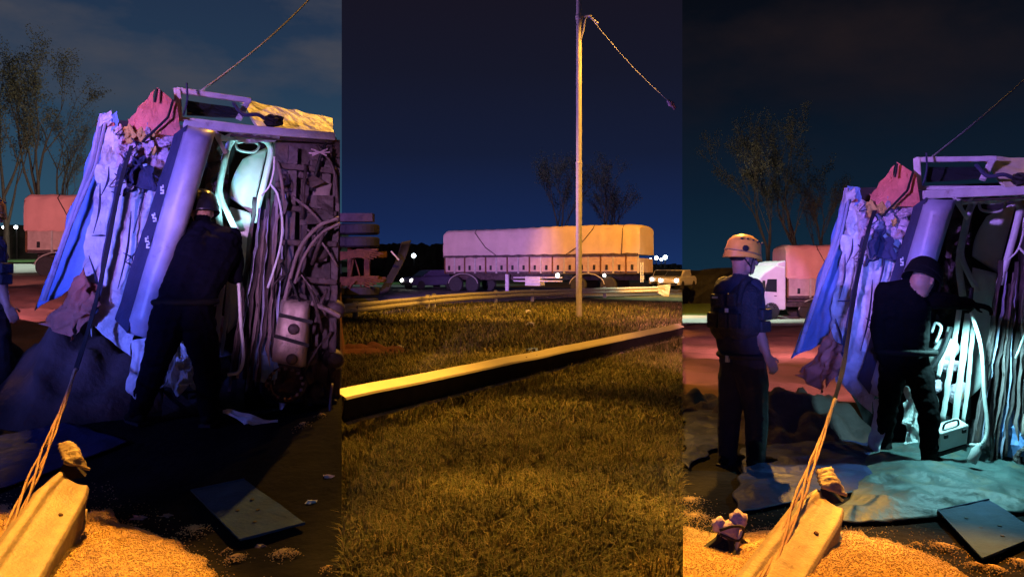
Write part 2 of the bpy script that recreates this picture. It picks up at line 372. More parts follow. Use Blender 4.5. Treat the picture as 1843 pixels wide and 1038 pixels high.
# ---------------------------------------------------------------- the setting
def ground():
    eps = 1e-4
    ts = sorted(set([round(x, 4) for x in np.linspace(-1.6, 1.6, 257)] + [-SEAM-eps, -SEAM+eps, SEAM-eps, SEAM+eps]))
    ys = [.3] + list(np.geomspace(1.2, 12, 90)) + list(np.geomspace(12.2, 40, 110))+list(np.geomspace(42, 700, 30))
    V = []; fs = []; mi = []; nt_ = len(ts)
    for y in ys:
        for t in ts: V.append((t*y, y, gz(t*y, y)))
    for j in range(len(ys)-1):
        for i in range(nt_-1):
            fs.append((j*nt_+i, j*nt_+i+1, (j+1)*nt_+i+1, (j+1)*nt_+i)); tm = (ts[i]+ts[i+1])/2; y = ys[j]
            if abs(tm) < SEAM: mi.append(1)
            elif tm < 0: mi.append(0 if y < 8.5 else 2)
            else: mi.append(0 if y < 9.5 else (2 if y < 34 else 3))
    b = len(V); V += [(-60, -40, 0), (60, -40, 0), (60, .3, 0), (-60, .3, 0)]; fs.append((b, b+1, b+2, b+3)); mi.append(1)
    me = bpy.data.meshes.new('ground'); me.from_pydata(V, [], fs)
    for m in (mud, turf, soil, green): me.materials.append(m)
    me.polygons.foreach_set('material_index', mi); me.polygons.foreach_set('use_smooth', [True]*len(fs)); me.update()
    o = bpy.data.objects.new('ground', me); C.objects.link(o); tag(o, kind='structure')
ground()
def strip(name, mat, t0, t1, y0, y1, up=.012, nu=40, nv=14):
    m = MB()
    def fn(u, v):
        t = t0+(t1-t0)*u; a = y0(t) if callable(y0) else y0; b = y1(t) if callable(y1) else y1
        y = a+(b-a)*v; return (t*y, y, gz(t*y, y)+up+.03)
    m.grid(fn, nu, nv); return tag(m.build(name, mat, smooth=True), kind='structure')
def railY(px): return float(np.interp(px, [560, 615, 780, 960, 1190, 1240], [21.5, 23.3, 30.0, 36.5, 44, 46]))
e = SEAM - 2e-4
strip('road', asphalt, -e, e, lambda t: railY(CX+t*F)+.9, 74)
strip('far_verge', green, -e, -.03, 75, 92, up=.05)
strip('road.001', paving, -.75, -SEAM-2e-4, 40.5, 52)
strip('far_verge.001', green, -.75, -SEAM-2e-4, 53, 64, up=.1)
strip('road.002', paving, SEAM+2e-4, .8, 34, 46)
def hedge(name, t0, t1, y, zb, zt, seed, label):
    m = MB(); n = 70
    def fn(u, v):
        t = t0+(t1-t0)*u; h = zt*(1+.10*noise.noise(Vector((u*14+seed, seed, 0)))+.07*noise.noise(Vector((u*60+seed, seed, 3))))
        yy = y + .8*noise.noise(Vector((u*30, v*5, seed)))
        return (t*yy, yy, zb+(h-zb)*v)
    m.grid(fn, n, 8, th=(0, 3.0, 0)); o = m.build(name, hedge_m)
    tag(o, label, 'trees', kind='stuff')
hedge('distant_treeline', -e, -.035, 96, -.5, 5.0, 1.0, 'dark distant tree line across the road left of the long trailer')
hedge('distant_treeline', .17, e, 110, -.5, 2.6, 4.0, 'dark distant tree line under the small white lights at right')
hedge('distant_treeline', -.78, -SEAM-2e-4, 70, 1.5, 5.6, 7.0, 'dark hedge behind the salmon trailer at the far left')
hedge('distant_treeline', SEAM+2e-4, .8, 62, -1.3, 1.75, 9.0, 'dark hedge line behind the helmeted rescuer')

# grass of the verge: short tangled blades, one mass
def grass():
    rng = np.random.default_rng(3)
    def blades(n, y0, y1, hmin, hmax, wid):
        y = np.sqrt(rng.uniform(y0*y0, y1*y1, n)); t = rng.uniform(-e+.0006, e-.0006, n); x = t*y
        nz = np.array([noise.noise(Vector((a*1.1, b*1.1, 5.0)))+.6*noise.noise(Vector((a*4, b*4, 9.0))) for a, b in zip(x[::6], y[::6])]).repeat(6)[:n]
        keep = rng.uniform(0, 1, n) < np.clip(.62+nz*.9, .08, 1); x, y, nz = x[keep], y[keep], nz[keep]; n = len(x)
        z = np.interp(y, [a for a, b in ZM], [b for a, b in ZM])
        z = z + np.array([.024*noise.noise(Vector((a*1.3, b*1.3, 2.2))) for a, b in zip(x, y)])
        h = rng.uniform(hmin, hmax, n)*(1+.5*np.clip(nz, -.6, .8)); az = rng.uniform(0, 2*np.pi, n); ln = rng.uniform(.2, 1.25, n)
        w = wid*rng.uniform(.6, 1.3, n); dx, dy = np.cos(az), np.sin(az); b = np.stack([x, y, z-.006], 1)
        s = np.stack([-dy, dx, 0*dx], 1)*w[:, None]
        mid = b + np.stack([dx*h*ln*.35, dy*h*ln*.35, h*.62], 1); tip = b + np.stack([dx*h*ln, dy*h*ln, h*(1.02-.28*ln)], 1)
        V = np.stack([b-s, b+s, mid+s*.75, mid-s*.75, tip+s*.12, tip-s*.12], 1).reshape(-1, 3)
        i = (np.arange(n)*6)[:, None]
        Fc = np.concatenate([i+np.array([[0, 1, 2, 3]]), i+np.array([[3, 2, 4, 5]])], 0)
        return V, Fc
    A = [blades(150000, 3.3, 7.5, .035, .085, .0032), blades(90000, 7.5, 14, .05, .11, .006), blades(50000, 14, 34, .06, .16, .013)]
    def tufts(cs, hmin, hmax, k):
        c = np.repeat(np.array(cs), k, 0); n = len(c); x = c[:, 0]+rng.normal(0, .03, n); y = c[:, 1]+rng.normal(0, .03, n); q = np.abs(x/y) < e-.001; x, y = x[q], y[q]; n = len(x)
        h = rng.uniform(hmin, hmax, n); az = rng.uniform(0, 2*np.pi, n); ln = rng.uniform(.1, .9, n); dx, dy = np.cos(az), np.sin(az); b = np.stack([x, y, 0*x-.01], 1); s = np.stack([-dy, dx, 0*dx], 1)*.0042
        mid = b + np.stack([dx*h*ln*.35, dy*h*ln*.35, h*.62], 1); tip = b + np.stack([dx*h*ln, dy*h*ln, h*(1.02-.28*ln)], 1)
        V = np.stack([b-s, b+s, mid+s*.75, mid-s*.75, tip+s*.12, tip-s*.12], 1).reshape(-1, 3); i = (np.arange(n)*6)[:, None]
        return V, np.concatenate([i+np.array([[0, 1, 2, 3]]), i+np.array([[3, 2, 4, 5]])], 0)
    ty = np.sqrt(rng.uniform(12, 90, 100)); tx = rng.uniform(-e, e, 100)*ty; A.append(tufts(np.stack([tx, ty], 1), .07, .17, 26))
    f = rng.uniform(0, 1, 260); rx = -1.53+5.25*f+rng.normal(.14, .10, 260); ry = 7.0+10*f+rng.normal(-.07, .06, 260); A.append(tufts(np.stack([rx, ry], 1), .10, .24, 16))
    gm = []
    for nm, c in (('grass_blade', (.15, .15, .030)), ('dry_blade', (.32, .25, .09))):
        gm.append(M(nm, c, .8, 0, .65, .9, 0))
    off = 0; Vs = []; Fs = []
    for V, Fc in A: Vs.append(V); Fs.append(Fc+off); off += len(V)
    V = np.concatenate(Vs); Fc = np.concatenate(Fs)
    o = raw('grass', V, Fc, gm[0]); o.data.materials.append(gm[1])
    bl = Fc[:, 0]//6; r = np.random.default_rng(8).uniform(0, 1, len(V)//6); o.data.polygons.foreach_set('material_index', (r[bl] < .40).astype(np.int32))
    tag(o, 'short tangled dry grass covering the verge', 'grass', kind='stuff')
grass()

# trees beyond the road: bare limbs with thin wisps of leaf
def tree(name, base, h, seed, label, spread=.34, leafn=1500, lean=0.0):
    rng = random.Random(seed); t = empty(name, base, 0, label, 'tree', 'bare trees beyond the road')
    m = MB(); tips = []
    def grow(p, d, L, r, lev):
        n = 4; path = [p]; q = p.copy(); dd = d.copy()
        for i in range(n):
            dd = (dd + Vector((rng.uniform(-1, 1), rng.uniform(-1, 1), rng.uniform(-.2, .5)))*.13).normalized(); q = q + dd*L/n; path.append(q.copy())
        m.tube(path, [r*(1-.5*i/n) for i in range(n+1)], 6 if lev < 2 else 3, caps=False)
        if lev >= 2: tips.extend(path[2:])
        if lev >= (5 if leafn > 2000 else 4): return
        for k in range(rng.choice((2, 3, 3)) if lev else 4):
            a = rng.uniform(0, 6.28); sp = rng.uniform(.5, 1.0)*(spread if lev == 0 else .55)
            nd = (dd + Vector((math.cos(a)*sp, math.sin(a)*sp, rng.uniform(.0, .35)))).normalized()
            grow(path[-1] if k < 2 else path[rng.choice((2, 3))], nd, L*rng.uniform(.55, .85), r*.5, lev+1)
    grow(Vector(base), Vector((lean, 0, 1)).normalized(), h*.34, h*.016, 0)
    m.build('trunk', bark_m, t)
    leafn = int(leafn*4); nr = np.random.default_rng(seed); c = np.array([tuple(p) for p in tips]); c = c[nr.integers(0, len(c), leafn)]
    zc = (c[:, 2]-base[2])/h; c = c[nr.uniform(0, 1, leafn) < np.clip(zc*1.6-.25, .1, 1)]; n = len(c)
    c = c + nr.normal(0, h*.013, (n, 3)); u = nr.normal(0, 1, (n, 3)); u /= np.linalg.norm(u, axis=1)[:, None]
    w = np.cross(u, nr.normal(0, 1, (n, 3))); w /= np.linalg.norm(w, axis=1)[:, None]; s = nr.uniform(.4, 1.2, n)[:, None]*h*.0036
    V = np.stack([c-u*s*1.8, c-w*s*.7, c+u*s*1.8, c+w*s*.7], 1).reshape(-1, 3) - np.array(tuple(base))
    o = raw('crown', V, (np.arange(n)*4)[:, None]+np.array([[0, 1, 2, 3]]), leaf_m, t)
def treeat(px, d, top, seed, label, **k):
    x = (px-CX)*d/F; b = Vector((x, d, gz(x, d)-.1)); h = EYE+(HY-top)*d/F-b.z
    tree('bare_tree', b, h, seed, label, **k)
treeat(12, 56, 118, 11, 'tall bare tree at the far left edge behind the salmon trailer', spread=.4)
treeat(78, 58, 104, 12, 'leafy-topped tree above the salmon trailer on the left', leafn=2600, spread=.42)
treeat(118, 60, 185, 13, 'smaller bare tree right above the salmon trailer beside the wreck', spread=.3)
treeat(1005, 82, 245, 14, 'bare tree behind the long trailer left of the pole', spread=.7, leafn=2200)
treeat(1075, 84, 270, 15, 'bare tree behind the long trailer just right of the pole', spread=.4)
treeat(1118, 86, 318, 16, 'low bare tree behind the rear end of the long trailer', spread=.4)
treeat(1385, 66, 250, 17, 'tall bare tree behind the helmeted rescuer', spread=.42, leafn=2400)
treeat(1446, 68, 240, 18, 'bare tree above the right-hand salmon trailer', spread=.36, leafn=2200)
treeat(1478, 70, 300, 19, 'thin bare tree between the salmon trailer and the right-hand wreck', spread=.25)

# the lamp column in the middle of the verge, its bracket and guy wire
base = G(1042, 572); pole = empty('steel_pole', base, 0, 'tall steel pole standing on the grass before the long trailer', 'pole')
d0 = base.y; k = d0/F; hp = EYE+(HY+120)*k-base.z
m = MB(); m.lathe(base-Vector((0, 0, .1)), (0, 0, 1), [(.098, 0), (.098, .1+hp*.40), (.105, .11+hp*.40), (.105, .16+hp*.4), (.09, .17+hp*.4), (.085, hp)], 26); m.build('shaft', zinc, pole)
m = MB(); zb = EYE+(HY-32)*k; c = Vector((base.x, base.y, zb))
m.lathe(c-Vector((0, 0, .06)), (0, 0, 1), [(.11, 0), (.115, .02), (.115, .1), (.11, .12)], 18)
m.tube(curve([c+Vector((.05, -.06, -.75)), c+Vector((.14, -.1, -.45)), c+Vector((.2, -.1, -.1)), c+Vector((.32, -.1, .02))], 6), .022, 6)
m.bar(c, c+Vector((.4, -.1, .03)), .05, .06); m.build('bracket', zinc, pole)
m = MB(); p0 = c+Vector((.34, -.1, .0)); 
for q in range(4): m.ball(p0+Vector((.08*q, 0, -.07*q)), (.05, .05, .035))
m.build('insulator', trim_m, pole, True)
m = MB(); p1 = P(1208, 187, d0-3); path = [p0.lerp(p1, i/24)-Vector((0, 0, .13*math.sin(math.pi*i/24))) for i in range(25)]
m.tube(path, .007, 6); wire = m.build('overhead_wire', cable_m, None, True); tag(wire, 'thin wire sagging from the pole bracket down to the right', 'wire')
m = MB(); m.ball(p1, (.10, .08, .08)); m.tube([p1-Vector((.1, 0, -.1)), p1+Vector((.12, 0, -.14))], .05, 8)
tag(m.build('wire_end_fitting', rag_m, None, True), 'small fitting at the lower end of the overhead wire', 'insulator')

# near guardrail: one long folded steel beam lying low in the grass
def near_rail():
    a = P(616.5, 704, 7.0); b = P(1227.5, 583, 17.0); d = (b-a); L = d.length; ax = d.normalized(); sd = Vector((ax.y, -ax.x, 0)).normalized()
    o = empty('guardrail', (a.x, a.y, a.z-.4), 0, 'long low guardrail beam with bright top crossing the near grass', 'guardrail', 'guardrails of the road')
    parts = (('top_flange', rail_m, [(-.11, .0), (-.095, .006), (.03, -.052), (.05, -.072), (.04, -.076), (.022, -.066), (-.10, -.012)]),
             ('web', webd_m, [(.038, -.080), (.018, -.20), (.005, -.25), (.03, -.272), (.02, -.28), (-.015, -.25), (0, -.2), (.02, -.080)]),  # shade of the front face put into its own dark material
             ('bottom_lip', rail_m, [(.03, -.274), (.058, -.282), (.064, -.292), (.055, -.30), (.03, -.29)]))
    for nm, mt, prof in parts:
        n = 60; m = MB(); vs = []; np_ = len(prof)
        for i in range(n+1):
            p = a+d*(i/n) + Vector((0, 0, .012*noise.noise(Vector((i*.21, 0, 3)))))
            for s, z in prof: vs.append(p+sd*(s+.004*noise.noise(Vector((i*.5, s*9, 1))))+Vector((0, 0, z)))
        fs = [(i*np_+k, i*np_+(k+1) % np_, (i+1)*np_+(k+1) % np_, (i+1)*np_+k) for i in range(n) for k in range(np_)]
        fs += [tuple(range(np_-1, -1, -1)), tuple(n*np_+k for k in range(np_))]
        m.add(vs, fs); m.build(nm, mt, o)
    for q in (.06, .36, .66, .94):
        p = a+d*q - sd*.07; m = MB(); g = gz(p.x, p.y); m.box((p.x, p.y, (g-.2+p.z-.03)/2), (.09, .07, p.z-.03-g+.2)); m.build('post', zincd, o)
    for q in (.33, .66):
        m = MB(); p = a+d*q - sd*.02; m.lathe(p+Vector((0, 0, -.045)), (0, 0, 1), [(.016, 0), (.016, .012), (.01, .016)], 8); m.build('bolt', rust_m, o)
near_rail()
def far_rail():
    pts = []
    for px in np.linspace(617, 1186, 34):
        y = railY(px); x = (px-CX)*y/F; pts.append(Vector((x, y, gz(x, y)+.38)))
    o = empty('guardrail', pts[0]-Vector((0, 0, .6)), 0, 'far guardrail of corrugated steel beams on posts along the road', 'guardrail', 'guardrails of the road')
    prof = [(.0, .16), (.05, .13), (.06, .07), (.01, .02), (.01, -.02), (.06, -.07), (.05, -.13), (0, -.16), (-.015, -.15), (.035, -.10), (-.01, 0), (.035, .10), (-.015, .15)]
    def run(i0, i1):
        vs = []; n = len(prof)
        for p, q in zip(pts[i0:i1], pts[i0+1:i1+1]):
            pass
        for i in range(i0, i1+1):
            d = (pts[min(i+1, len(pts)-1)]-pts[max(i-1, 0)]).normalized(); sd = Vector((d.y, -d.x, 0)).normalized()
            for s, z in prof: vs.append(pts[i]+sd*s*.8+Vector((0, 0, z*.95)))
        c = i1-i0; fs = [(i*n+k, i*n+(k+1) % n, (i+1)*n+(k+1) % n, (i+1)*n+k) for i in range(c) for k in range(n)]
        fs += [tuple(range(n-1, -1, -1)), tuple(c*n+k for k in range(n))]
        m = MB(); m.add(vs, fs); m.build('beam', zinc, o)
    for i0, i1 in ((0, 9), (9, 20), (20, 33)): run(i0, i1)
    for px in (640, 770, 781, 892, 958, 1040, 1088):
        y = railY(px)+.09; x = (px-CX)*y/F; m = MB(); z = gz(x, y); m.box((x, y, z+.16), (.15, .12, .84)); m.build('post', zincd, o)
    m = MB(); q = pts[-1]; m.sheet([q+Vector((-.1, -.05, .2)), q+Vector((.55, -.5, .3)), q+Vector((.45, -.55, -.5)), q+Vector((-.1, -.05, -.2))], 4, 4, .05, 3, 2, (0, .03, 0)); m.build('flared_end', zinc, o)
far_rail()

# ---------------------------------------------------------------- vehicles on the road
def wheel(parent, c, axis, r=.52, w=.3, tm=None):
    ax = Vector(axis).normalized(); c = Vector(c); m = MB()
    m.lathe(c-ax*w/2, ax, [(r*.58, 0), (r*.9, 0), (r, w*.14), (r, w*.86), (r*.9, w), (r*.58, w)], 26); o = m.build('wheel', tm or tyre_m, parent, False)
    m = MB(); m.lathe(c-ax*(w/2-.015), ax, [(r*.60, 0), (r*.54, .03), (r*.50, .06), (r*.25, .07), (r*.22, 0), (r*.1, -.01)], 22); m.build('rim', rim_m, o, True)
    return o
def trailer(name, loc, rz, L, tarpm, label, group, bogies, panels=9, tilt=0.0):
    o = empty(name, loc, rz, label, 'trailer', group); R = Matrix.Rotation(rz, 3, 'Z'); B = Vector(loc)
    T = lambda x, y, z: B + R @ Vector((x, y, z+tilt*x)); Wd = 2.5
    def bx(x0, x1, y0, y1, z0, z1): 
        m = MB(); p = [T(x0, y0, z0), T(x1, y0, z0), T(x1, y0, z1), T(x0, y0, z1)]; m.prism(p, T(0, y1, 0)-T(0, y0, 0)); return m
    bx(0, L, .05, Wd-.05, 1.2, 1.34).build('bed', dark_m, o)
    for y in (.75, 1.6): bx(.2, L-.2, y, y+.14, .82, 1.2).build('chassis_rail', dark_m, o)
    pw = L/panels
    for i in range(panels):
        m = bx(i*pw+.05, (i+1)*pw-.05, 0, .05, 1.36, 2.40)
        m.add(*[[], []])
        for z in (1.55, 1.75, 1.95, 2.15):
            p = [T(i*pw+.1, -.012, z), T((i+1)*pw-.1, -.012, z), T((i+1)*pw-.1, -.012, z+.05), T(i*pw+.1, -.012, z+.05)]; m.prism(p, T(0, .01, 0)-T(0, 0, 0))
        m.build('drop_side', board_m, o)
    for i in range(panels+1):
        x = min(max(i*pw, .05), L-.05); bx(x-.045, x+.045, -.04, .045, 1.25, 2.45).build('side_post', zincd if i % 2 else rust_m, o)
    for i in range(panels):
        m = MB(); x = (i+.5)*pw; m.box(T(x, -.05, 1.62), (.14, .05, .3), R); m.build('latch', black_m, o)
    bx(L-.03, L+.02, 0, Wd, 1.3, 2.15).build('tail_board', board_m, o)
    # tarp: a rounded hood with sagging canvas between the hoops
    def hood(u, v):
        x = -.06+(L+.12)*u; a = v
        pro = [(-.06, 2.36), (-.06, 2.9), (-.05, 3.85), (.0, 4.08), (.16, 4.2), (1.25, 4.26), (2.34, 4.2), (2.5, 4.08), (2.55, 3.85), (2.56, 2.36)]
        q = a*(len(pro)-1); i = min(int(q), len(pro)-2); f = q-i; y = pro[i][0]*(1-f)+pro[i+1][0]*f; z = pro[i][1]*(1-f)+pro[i+1][1]*f
        s = .05*abs(math.sin(u*panels*math.pi)); c = noise.noise(Vector((u*L*.9, a*7, L)))*.06 + noise.noise(Vector((u*L*2.6, a*5, L)))*.045
        if z > 3.95: z -= s + .03*math.sin(u*7)
        else: y += (s*.6+c) if y < 1 else -(s*.6+c)
        ro = min(u, 1-u)*L; k_ = .2*max(0, 1-ro/.3)**2
        if z > 3.9: z -= k_
        return T(x, y, z)
    m = MB(); m.grid(hood, 90, 27); nu = 90; W_ = nu+1
    m.add(m.v[0::W_][:28], [tuple(range(28))]); m.add([m.v[j*W_+nu] for j in range(28)], [tuple(range(27, -1, -1))])
    m.build('tarp', tarpm, o, True)
    for x0, x1 in ((L*.66, L*.79), (L*.925, L*.93), (L*.3, L*.18)):
        m = MB(); m.tube([T(x0, -.16, 2.42), T((x0+x1)/2, -.15, 2.95), T(x1, -.13, 3.95), T(x1+.02, .1, 4.2)], .02, 5); m.build('lashing', black_m, o)
    m = MB(); m.grid(lambda u, v: T(L*u, -.10-.02*noise.noise(Vector((u*40, v*3, 1))), 2.30+.15*v+.05*noise.noise(Vector((u*30, v, 5)))), 80, 2, th=R @ Vector((0, .01, 0))); m.build('tarp_hem', dark_m if tarpm is tarp_m else tarpm, o)
    for x in bogies:
        wheel(o, T(x, .17, .52), R @ Vector((0, 1, 0))); wheel(o, T(x, Wd-.17, .52), R @ Vector((0, 1, 0)))
    for x in bogies[::2]:
        m = MB(); m.tube([T(x+.62+.78*1.5*math.cos(a), .02, .52+.72*math.sin(a)) for a in np.linspace(.1, 3.04, 12)], .03, 5); m.build('mudguard', zincd, o)
    mid = L*.5
    bx(mid-1.6, mid+1.9, .02, .06, .72, .8).build('side_guard', trim_m, o); bx(mid-1.6, mid+1.9, .02, .06, .95, 1.02).build('side_guard', trim_m, o)
    bx(mid-.9, mid+.2, .3, 1.0, .45, 1.05).build('tool_box', plas_m, o, False, .03)
    bx(L*.33, L*.34+.1, .3, .42, .1, 1.2).build('landing_leg', trim_m, o)
    m = MB(); m.box(T(L+.06, .4, 1.0), (.08, .5, .25), R); m.build('light_bar', plas_m, o)
    m = MB(); m.bar(T(L+.12, -.02, .7), T(L+.12, -.02, 1.9), .05, .05); m.bar(T(L+.12, .35, .7), T(L+.12, .35, 1.9), .05, .05)
    for zz in (.8, 1.1, 1.4, 1.7): m.bar(T(L+.12, -.02, zz), T(L+.12, .35, zz), .03, .04)
    m.build('ladder', plas_m, o)
    for x in (mid+1.6, L-2.2):
        m = MB(); m.ball(T(x, -.03, 1.12), .13 if x < L-3 else .10); m.build('marker_lamp', tail_e, o)
    return o
xl = Vector(((800-CX)*53/F, 53, 0)); xr = Vector(((1150-CX)*46.3/F, 46.3, 0)); dv = xr-xl
trailer('semi_trailer', (xl.x, xl.y, .17), math.atan2(dv.y, dv.x), dv.length, tarp_m, 'long covered grain trailer parked on the road behind the pole', 'grain trailers on the road',
        [.85, 2.15, dv.length-4.0, dv.length-2.0], 17, tilt=0.002)
p = P(46, 497, 39); trailer('semi_trailer', (p.x, p.y, gz(p.x, p.y)-.05), .06, 9.0, tarpr_m, 'salmon covered trailer at the far left behind the wreck', 'grain trailers on the road', [.95, 2.3, 6.5, 7.8], 7)
p = P(1416, 575, 43); trailer('semi_trailer', (p.x, p.y, gz(p.x, p.y)-.05), -.05, 9.0, tarpr_m, 'salmon covered trailer half hidden by the right-hand wreck', 'grain trailers on the road', [1.2, 2.5, 6.5, 7.8], 7)

def tractor():
    p = P(1362, 560, 41.5); z = gz(p.x, p.y); rz = .18; o = empty('truck_tractor', (p.x, p.y, z), rz, 'white truck cab in front of the salmon trailer beside the rescuer', 'truck'); R = Matrix.Rotation(rz, 3, 'Z'); B = Vector((p.x, p.y, z))
    T = lambda x, y, zz: B + R @ Vector((x, y, zz)); ex = lambda y: R @ Vector((0, y, 0))
    m = MB(); m.prism([T(.0, 0, .55), T(1.7, 0, .55), T(1.7, 0, 2.85), T(1.1, 0, 2.95), T(.42, 0, 2.55), T(.12, 0, 2.2), T(.02, 0, 1.5)], ex(2.4)); m.build('cab', carw_m, o, False, .08)
    m = MB(); m.prism([T(.45, -.02, 1.55), T(1.15, -.02, 1.5), T(1.15, -.02, 2.2), T(.62, -.02, 2.2)], ex(.03)); m.build('side_window', glass_m, o)
    m = MB(); m.prism([T(.02, .15, 1.55), T(.02, 2.25, 1.55), T(.26, 2.2, 2.25), T(.26, .2, 2.25)], R @ Vector((-.03, 0, 0))); m.build('windshield', glass_m, o)
    m = MB(); m.prism([T(1.15, .1, 2.75), T(1.75, .1, 2.75), T(1.75, .1, 3.2), T(1.3, .1, 3.1)], ex(2.2)); m.build('roof_fairing', carw_m, o, False, .06)
    m = MB(); m.box(T(-.02, 1.2, .62), (.16, 2.42, .35), R); m.build('bumper', carw_m, o, False, .04)
    for y in (.35, 2.05):
        m = MB(); m.ball(T(-.06, y, .75), (.06, .14, .1)); m.build('headlight', plas_m, o, True)
    m = MB(); m.box(T(.3, -.2, 1.9), (.08, .2, .45), R); m.build('mirror', black_m, o, False, .02)
    m = MB(); m.tube([T(1.0, -.04, 1.3), T(1.12, -.04, 1.3)], .02, 6); m.build('door_handle', black_m, o)
    for x in (.85,): wheel(o, T(x, .15, .5), R @ Vector((0, 1, 0)), .5)
    m = MB(); m.box(T(2.4, 1.2, .8), (2.0, 1.0, .25), R); m.build('chassis_rail', dark_m, o)
tractor()
def car(px, py, d, rz, paint, label, lit=True):
    p = P(px, py, d); z = gz(p.x, p.y)+.02; o = empty('car', (p.x, p.y, z), rz, label, 'car', 'cars on the road'); R = Matrix.Rotation(rz, 3, 'Z'); B = Vector((p.x, p.y, z))
    T = lambda x, y, zz: B + R @ Vector((x, y, zz)); ex = lambda y: R @ Vector((0, y, 0))
    m = MB(); m.prism([T(-2, -.85, .3), T(2, -.85, .3), T(2.08, -.85, .62), T(1.9, -.85, .85), T(1.0, -.85, .95), T(-1.7, -.85, .98), T(-2.05, -.85, .85), T(-2.08, -.85, .5)], ex(1.7)); m.build('body', paint, o, False, .09)
    m = MB(); m.prism([T(.95, -.72, .94), T(.3, -.62, 1.42), T(-1.0, -.62, 1.45), T(-1.6, -.72, .96)], ex(1.34)); m.build('roof', paint, o, False, .08)
    m = MB(); m.prism([T(.75, -.745, .97), T(.28, -.68, 1.34), T(-.95, -.68, 1.36), T(-1.35, -.745, .98)], ex(.02)); m.build('side_window', glass_m, o)
    m = MB(); m.prism([T(1.0, -.6, .97), T(1.0, .6, .97), T(.42, .55, 1.36), T(.42, -.55, 1.36)], R @ Vector((.03, 0, .02))); m.build('windshield', glass_m, o)
    for x in (-1.3, 1.3):
        for y in (-.78, .78): wheel(o, T(x, y, .32), R @ Vector((0, 1, 0)), .32, .2)
    for y in (-.6, .6):
        m = MB(); m.ball(T(2.0, y, .66), (.12, .18, .13)); m.build('headlight', lamp_e if lit else plas_m, o, True)
    m = MB(); m.box(T(2.04, 0, .42), (.1, 1.3, .12), R); m.build('grille', black_m, o)
    return o
car(772, 521, 58, -2.4, card_m, 'dark car with headlights on at the left end of the long trailer')
car(1193, 508, 64, -1.9, carw_m, 'pale car with headlights on past the rear of the long trailer')
car(1219, 507, 58, -2.1, carw_m, 'white car at the right edge of the middle view beyond the verge')
def lampdot(px, py, d, r, label):
    p = P(px, py, d); x, y = p.x, p.y; g = gz(x, y); o = empty('far_street_lamp', (x, y, g), 0, label, 'street lamp', 'distant street lamps')
    m = MB(); m.tube([(x, y, g), (x, y, p.z+.1)], .07, 6); m.build('post', black_m, o)
    m = MB(); m.ball(p-Vector((0, .12, 0)), r, nu=10, nv=7); m.build('lamp_head', far_e, o, True)
lampdot(745, 460, 90, .24, 'bright white lamp above the dark tree line left of the trailer')
for i, (px, py, r, l) in enumerate(((1171, 466, .14, 'leftmost tiny white light on the skyline past the trailer'), (1181, 464, .26, 'second tiny white light on the skyline past the trailer'), (1190, 467, .2, 'third and lowest tiny white light on the skyline'), (1197, 463, .28, 'rightmost bright light on the skyline past the trailer'))): lampdot(px, py, 105, r, l)
lampdot(8, 409, 66, .12, 'leftmost far white lamp above the hedge at the left edge')
lampdot(30, 409, 66, .14, 'far white lamp above the hedge next to the salmon trailer')

# second vehicle lying on its side across the road: only its axles show at the left of the middle view
def overturned():
    D = 28.0; q = lambda px, py, d=0.0: P(px, py, D+d); b = q(650, 556); o = empty('overturned_trailer', (b.x, b.y, gz(b.x, b.y)), 0, 'overturned trailer showing rusty axles and dual tyres at the left of the grass', 'trailer')
    zaxis = (0, 0, 1)
    for px, dd in ((652, 0.0), (622, .5)):
        for py, w in ((413, .36), (436, .36), (545, .36), (524, .3)):
            c = q(px, py, dd); wheel(o, c, zaxis, .62, w)
        m = MB(); m.tube([q(px+8, 445, dd), q(px+8, 520, dd)], .1, 10); m.build('axle', rust_m, o, True)
    m = MB(); m.box(q(662, 450, -.2), (.75, .3, .1)); m.box(q(661, 476, -.2), (.2, .2, .95)); m.box(q(662, 499, -.2), (.8, .3, .1)); m.build('axle_bracket', rust_m, o, False, .02)
    for py in (452, 500):
        m = MB()
        for k in range(5): m.tube(curve([q(620-k*3, py+k*3+4, -.5), q(645, py+k*3-2, -.5), q(690-k*6, py+k*3+5, -.5)], 5), .035, 4)
        m.build('leaf_spring', rust_m, o)
    m = MB(); m.box(q(645, 503, .3), (2.0, .12, .2)); m.box(q(645, 458, .5), (2.1, .12, .22)); m.build('chassis_beam', rust_m, o)
    m = MB(); m.tube(curve([q(626, 520, -.4), q(634, 480, -.45), q(638, 466, -.3), q(648, 500, -.4), q(650, 530, -.4)], 6), .03, 6); m.tube(curve([q(640, 505, -.6), q(630, 520, -.5), q(640, 545, -.4)], 6), .04, 6); m.build('air_hose', rust_m, o)
    m = MB(); m.grid(lambda u, v: q(722+18*u-38*v+3*math.sin(v*5), 436+94*v-4*u, .2*math.sin(v*4+u)), 8, 14, th=(0, .05, 0)); m.build('mudflap', black_m, o, True)
    m = MB(); m.bar(q(704, 452, -.1), q(718, 468, -.1), .05, .05); m.build('lamp_bracket', trim_m, o)
    m = MB(); m.box(q(640, 392, .2), (1.3, .5, .3)); m.tube([q(628, 396), q(652, 393)], .05, 6); m.build('tail_frame', dark_m, o)
overturned()
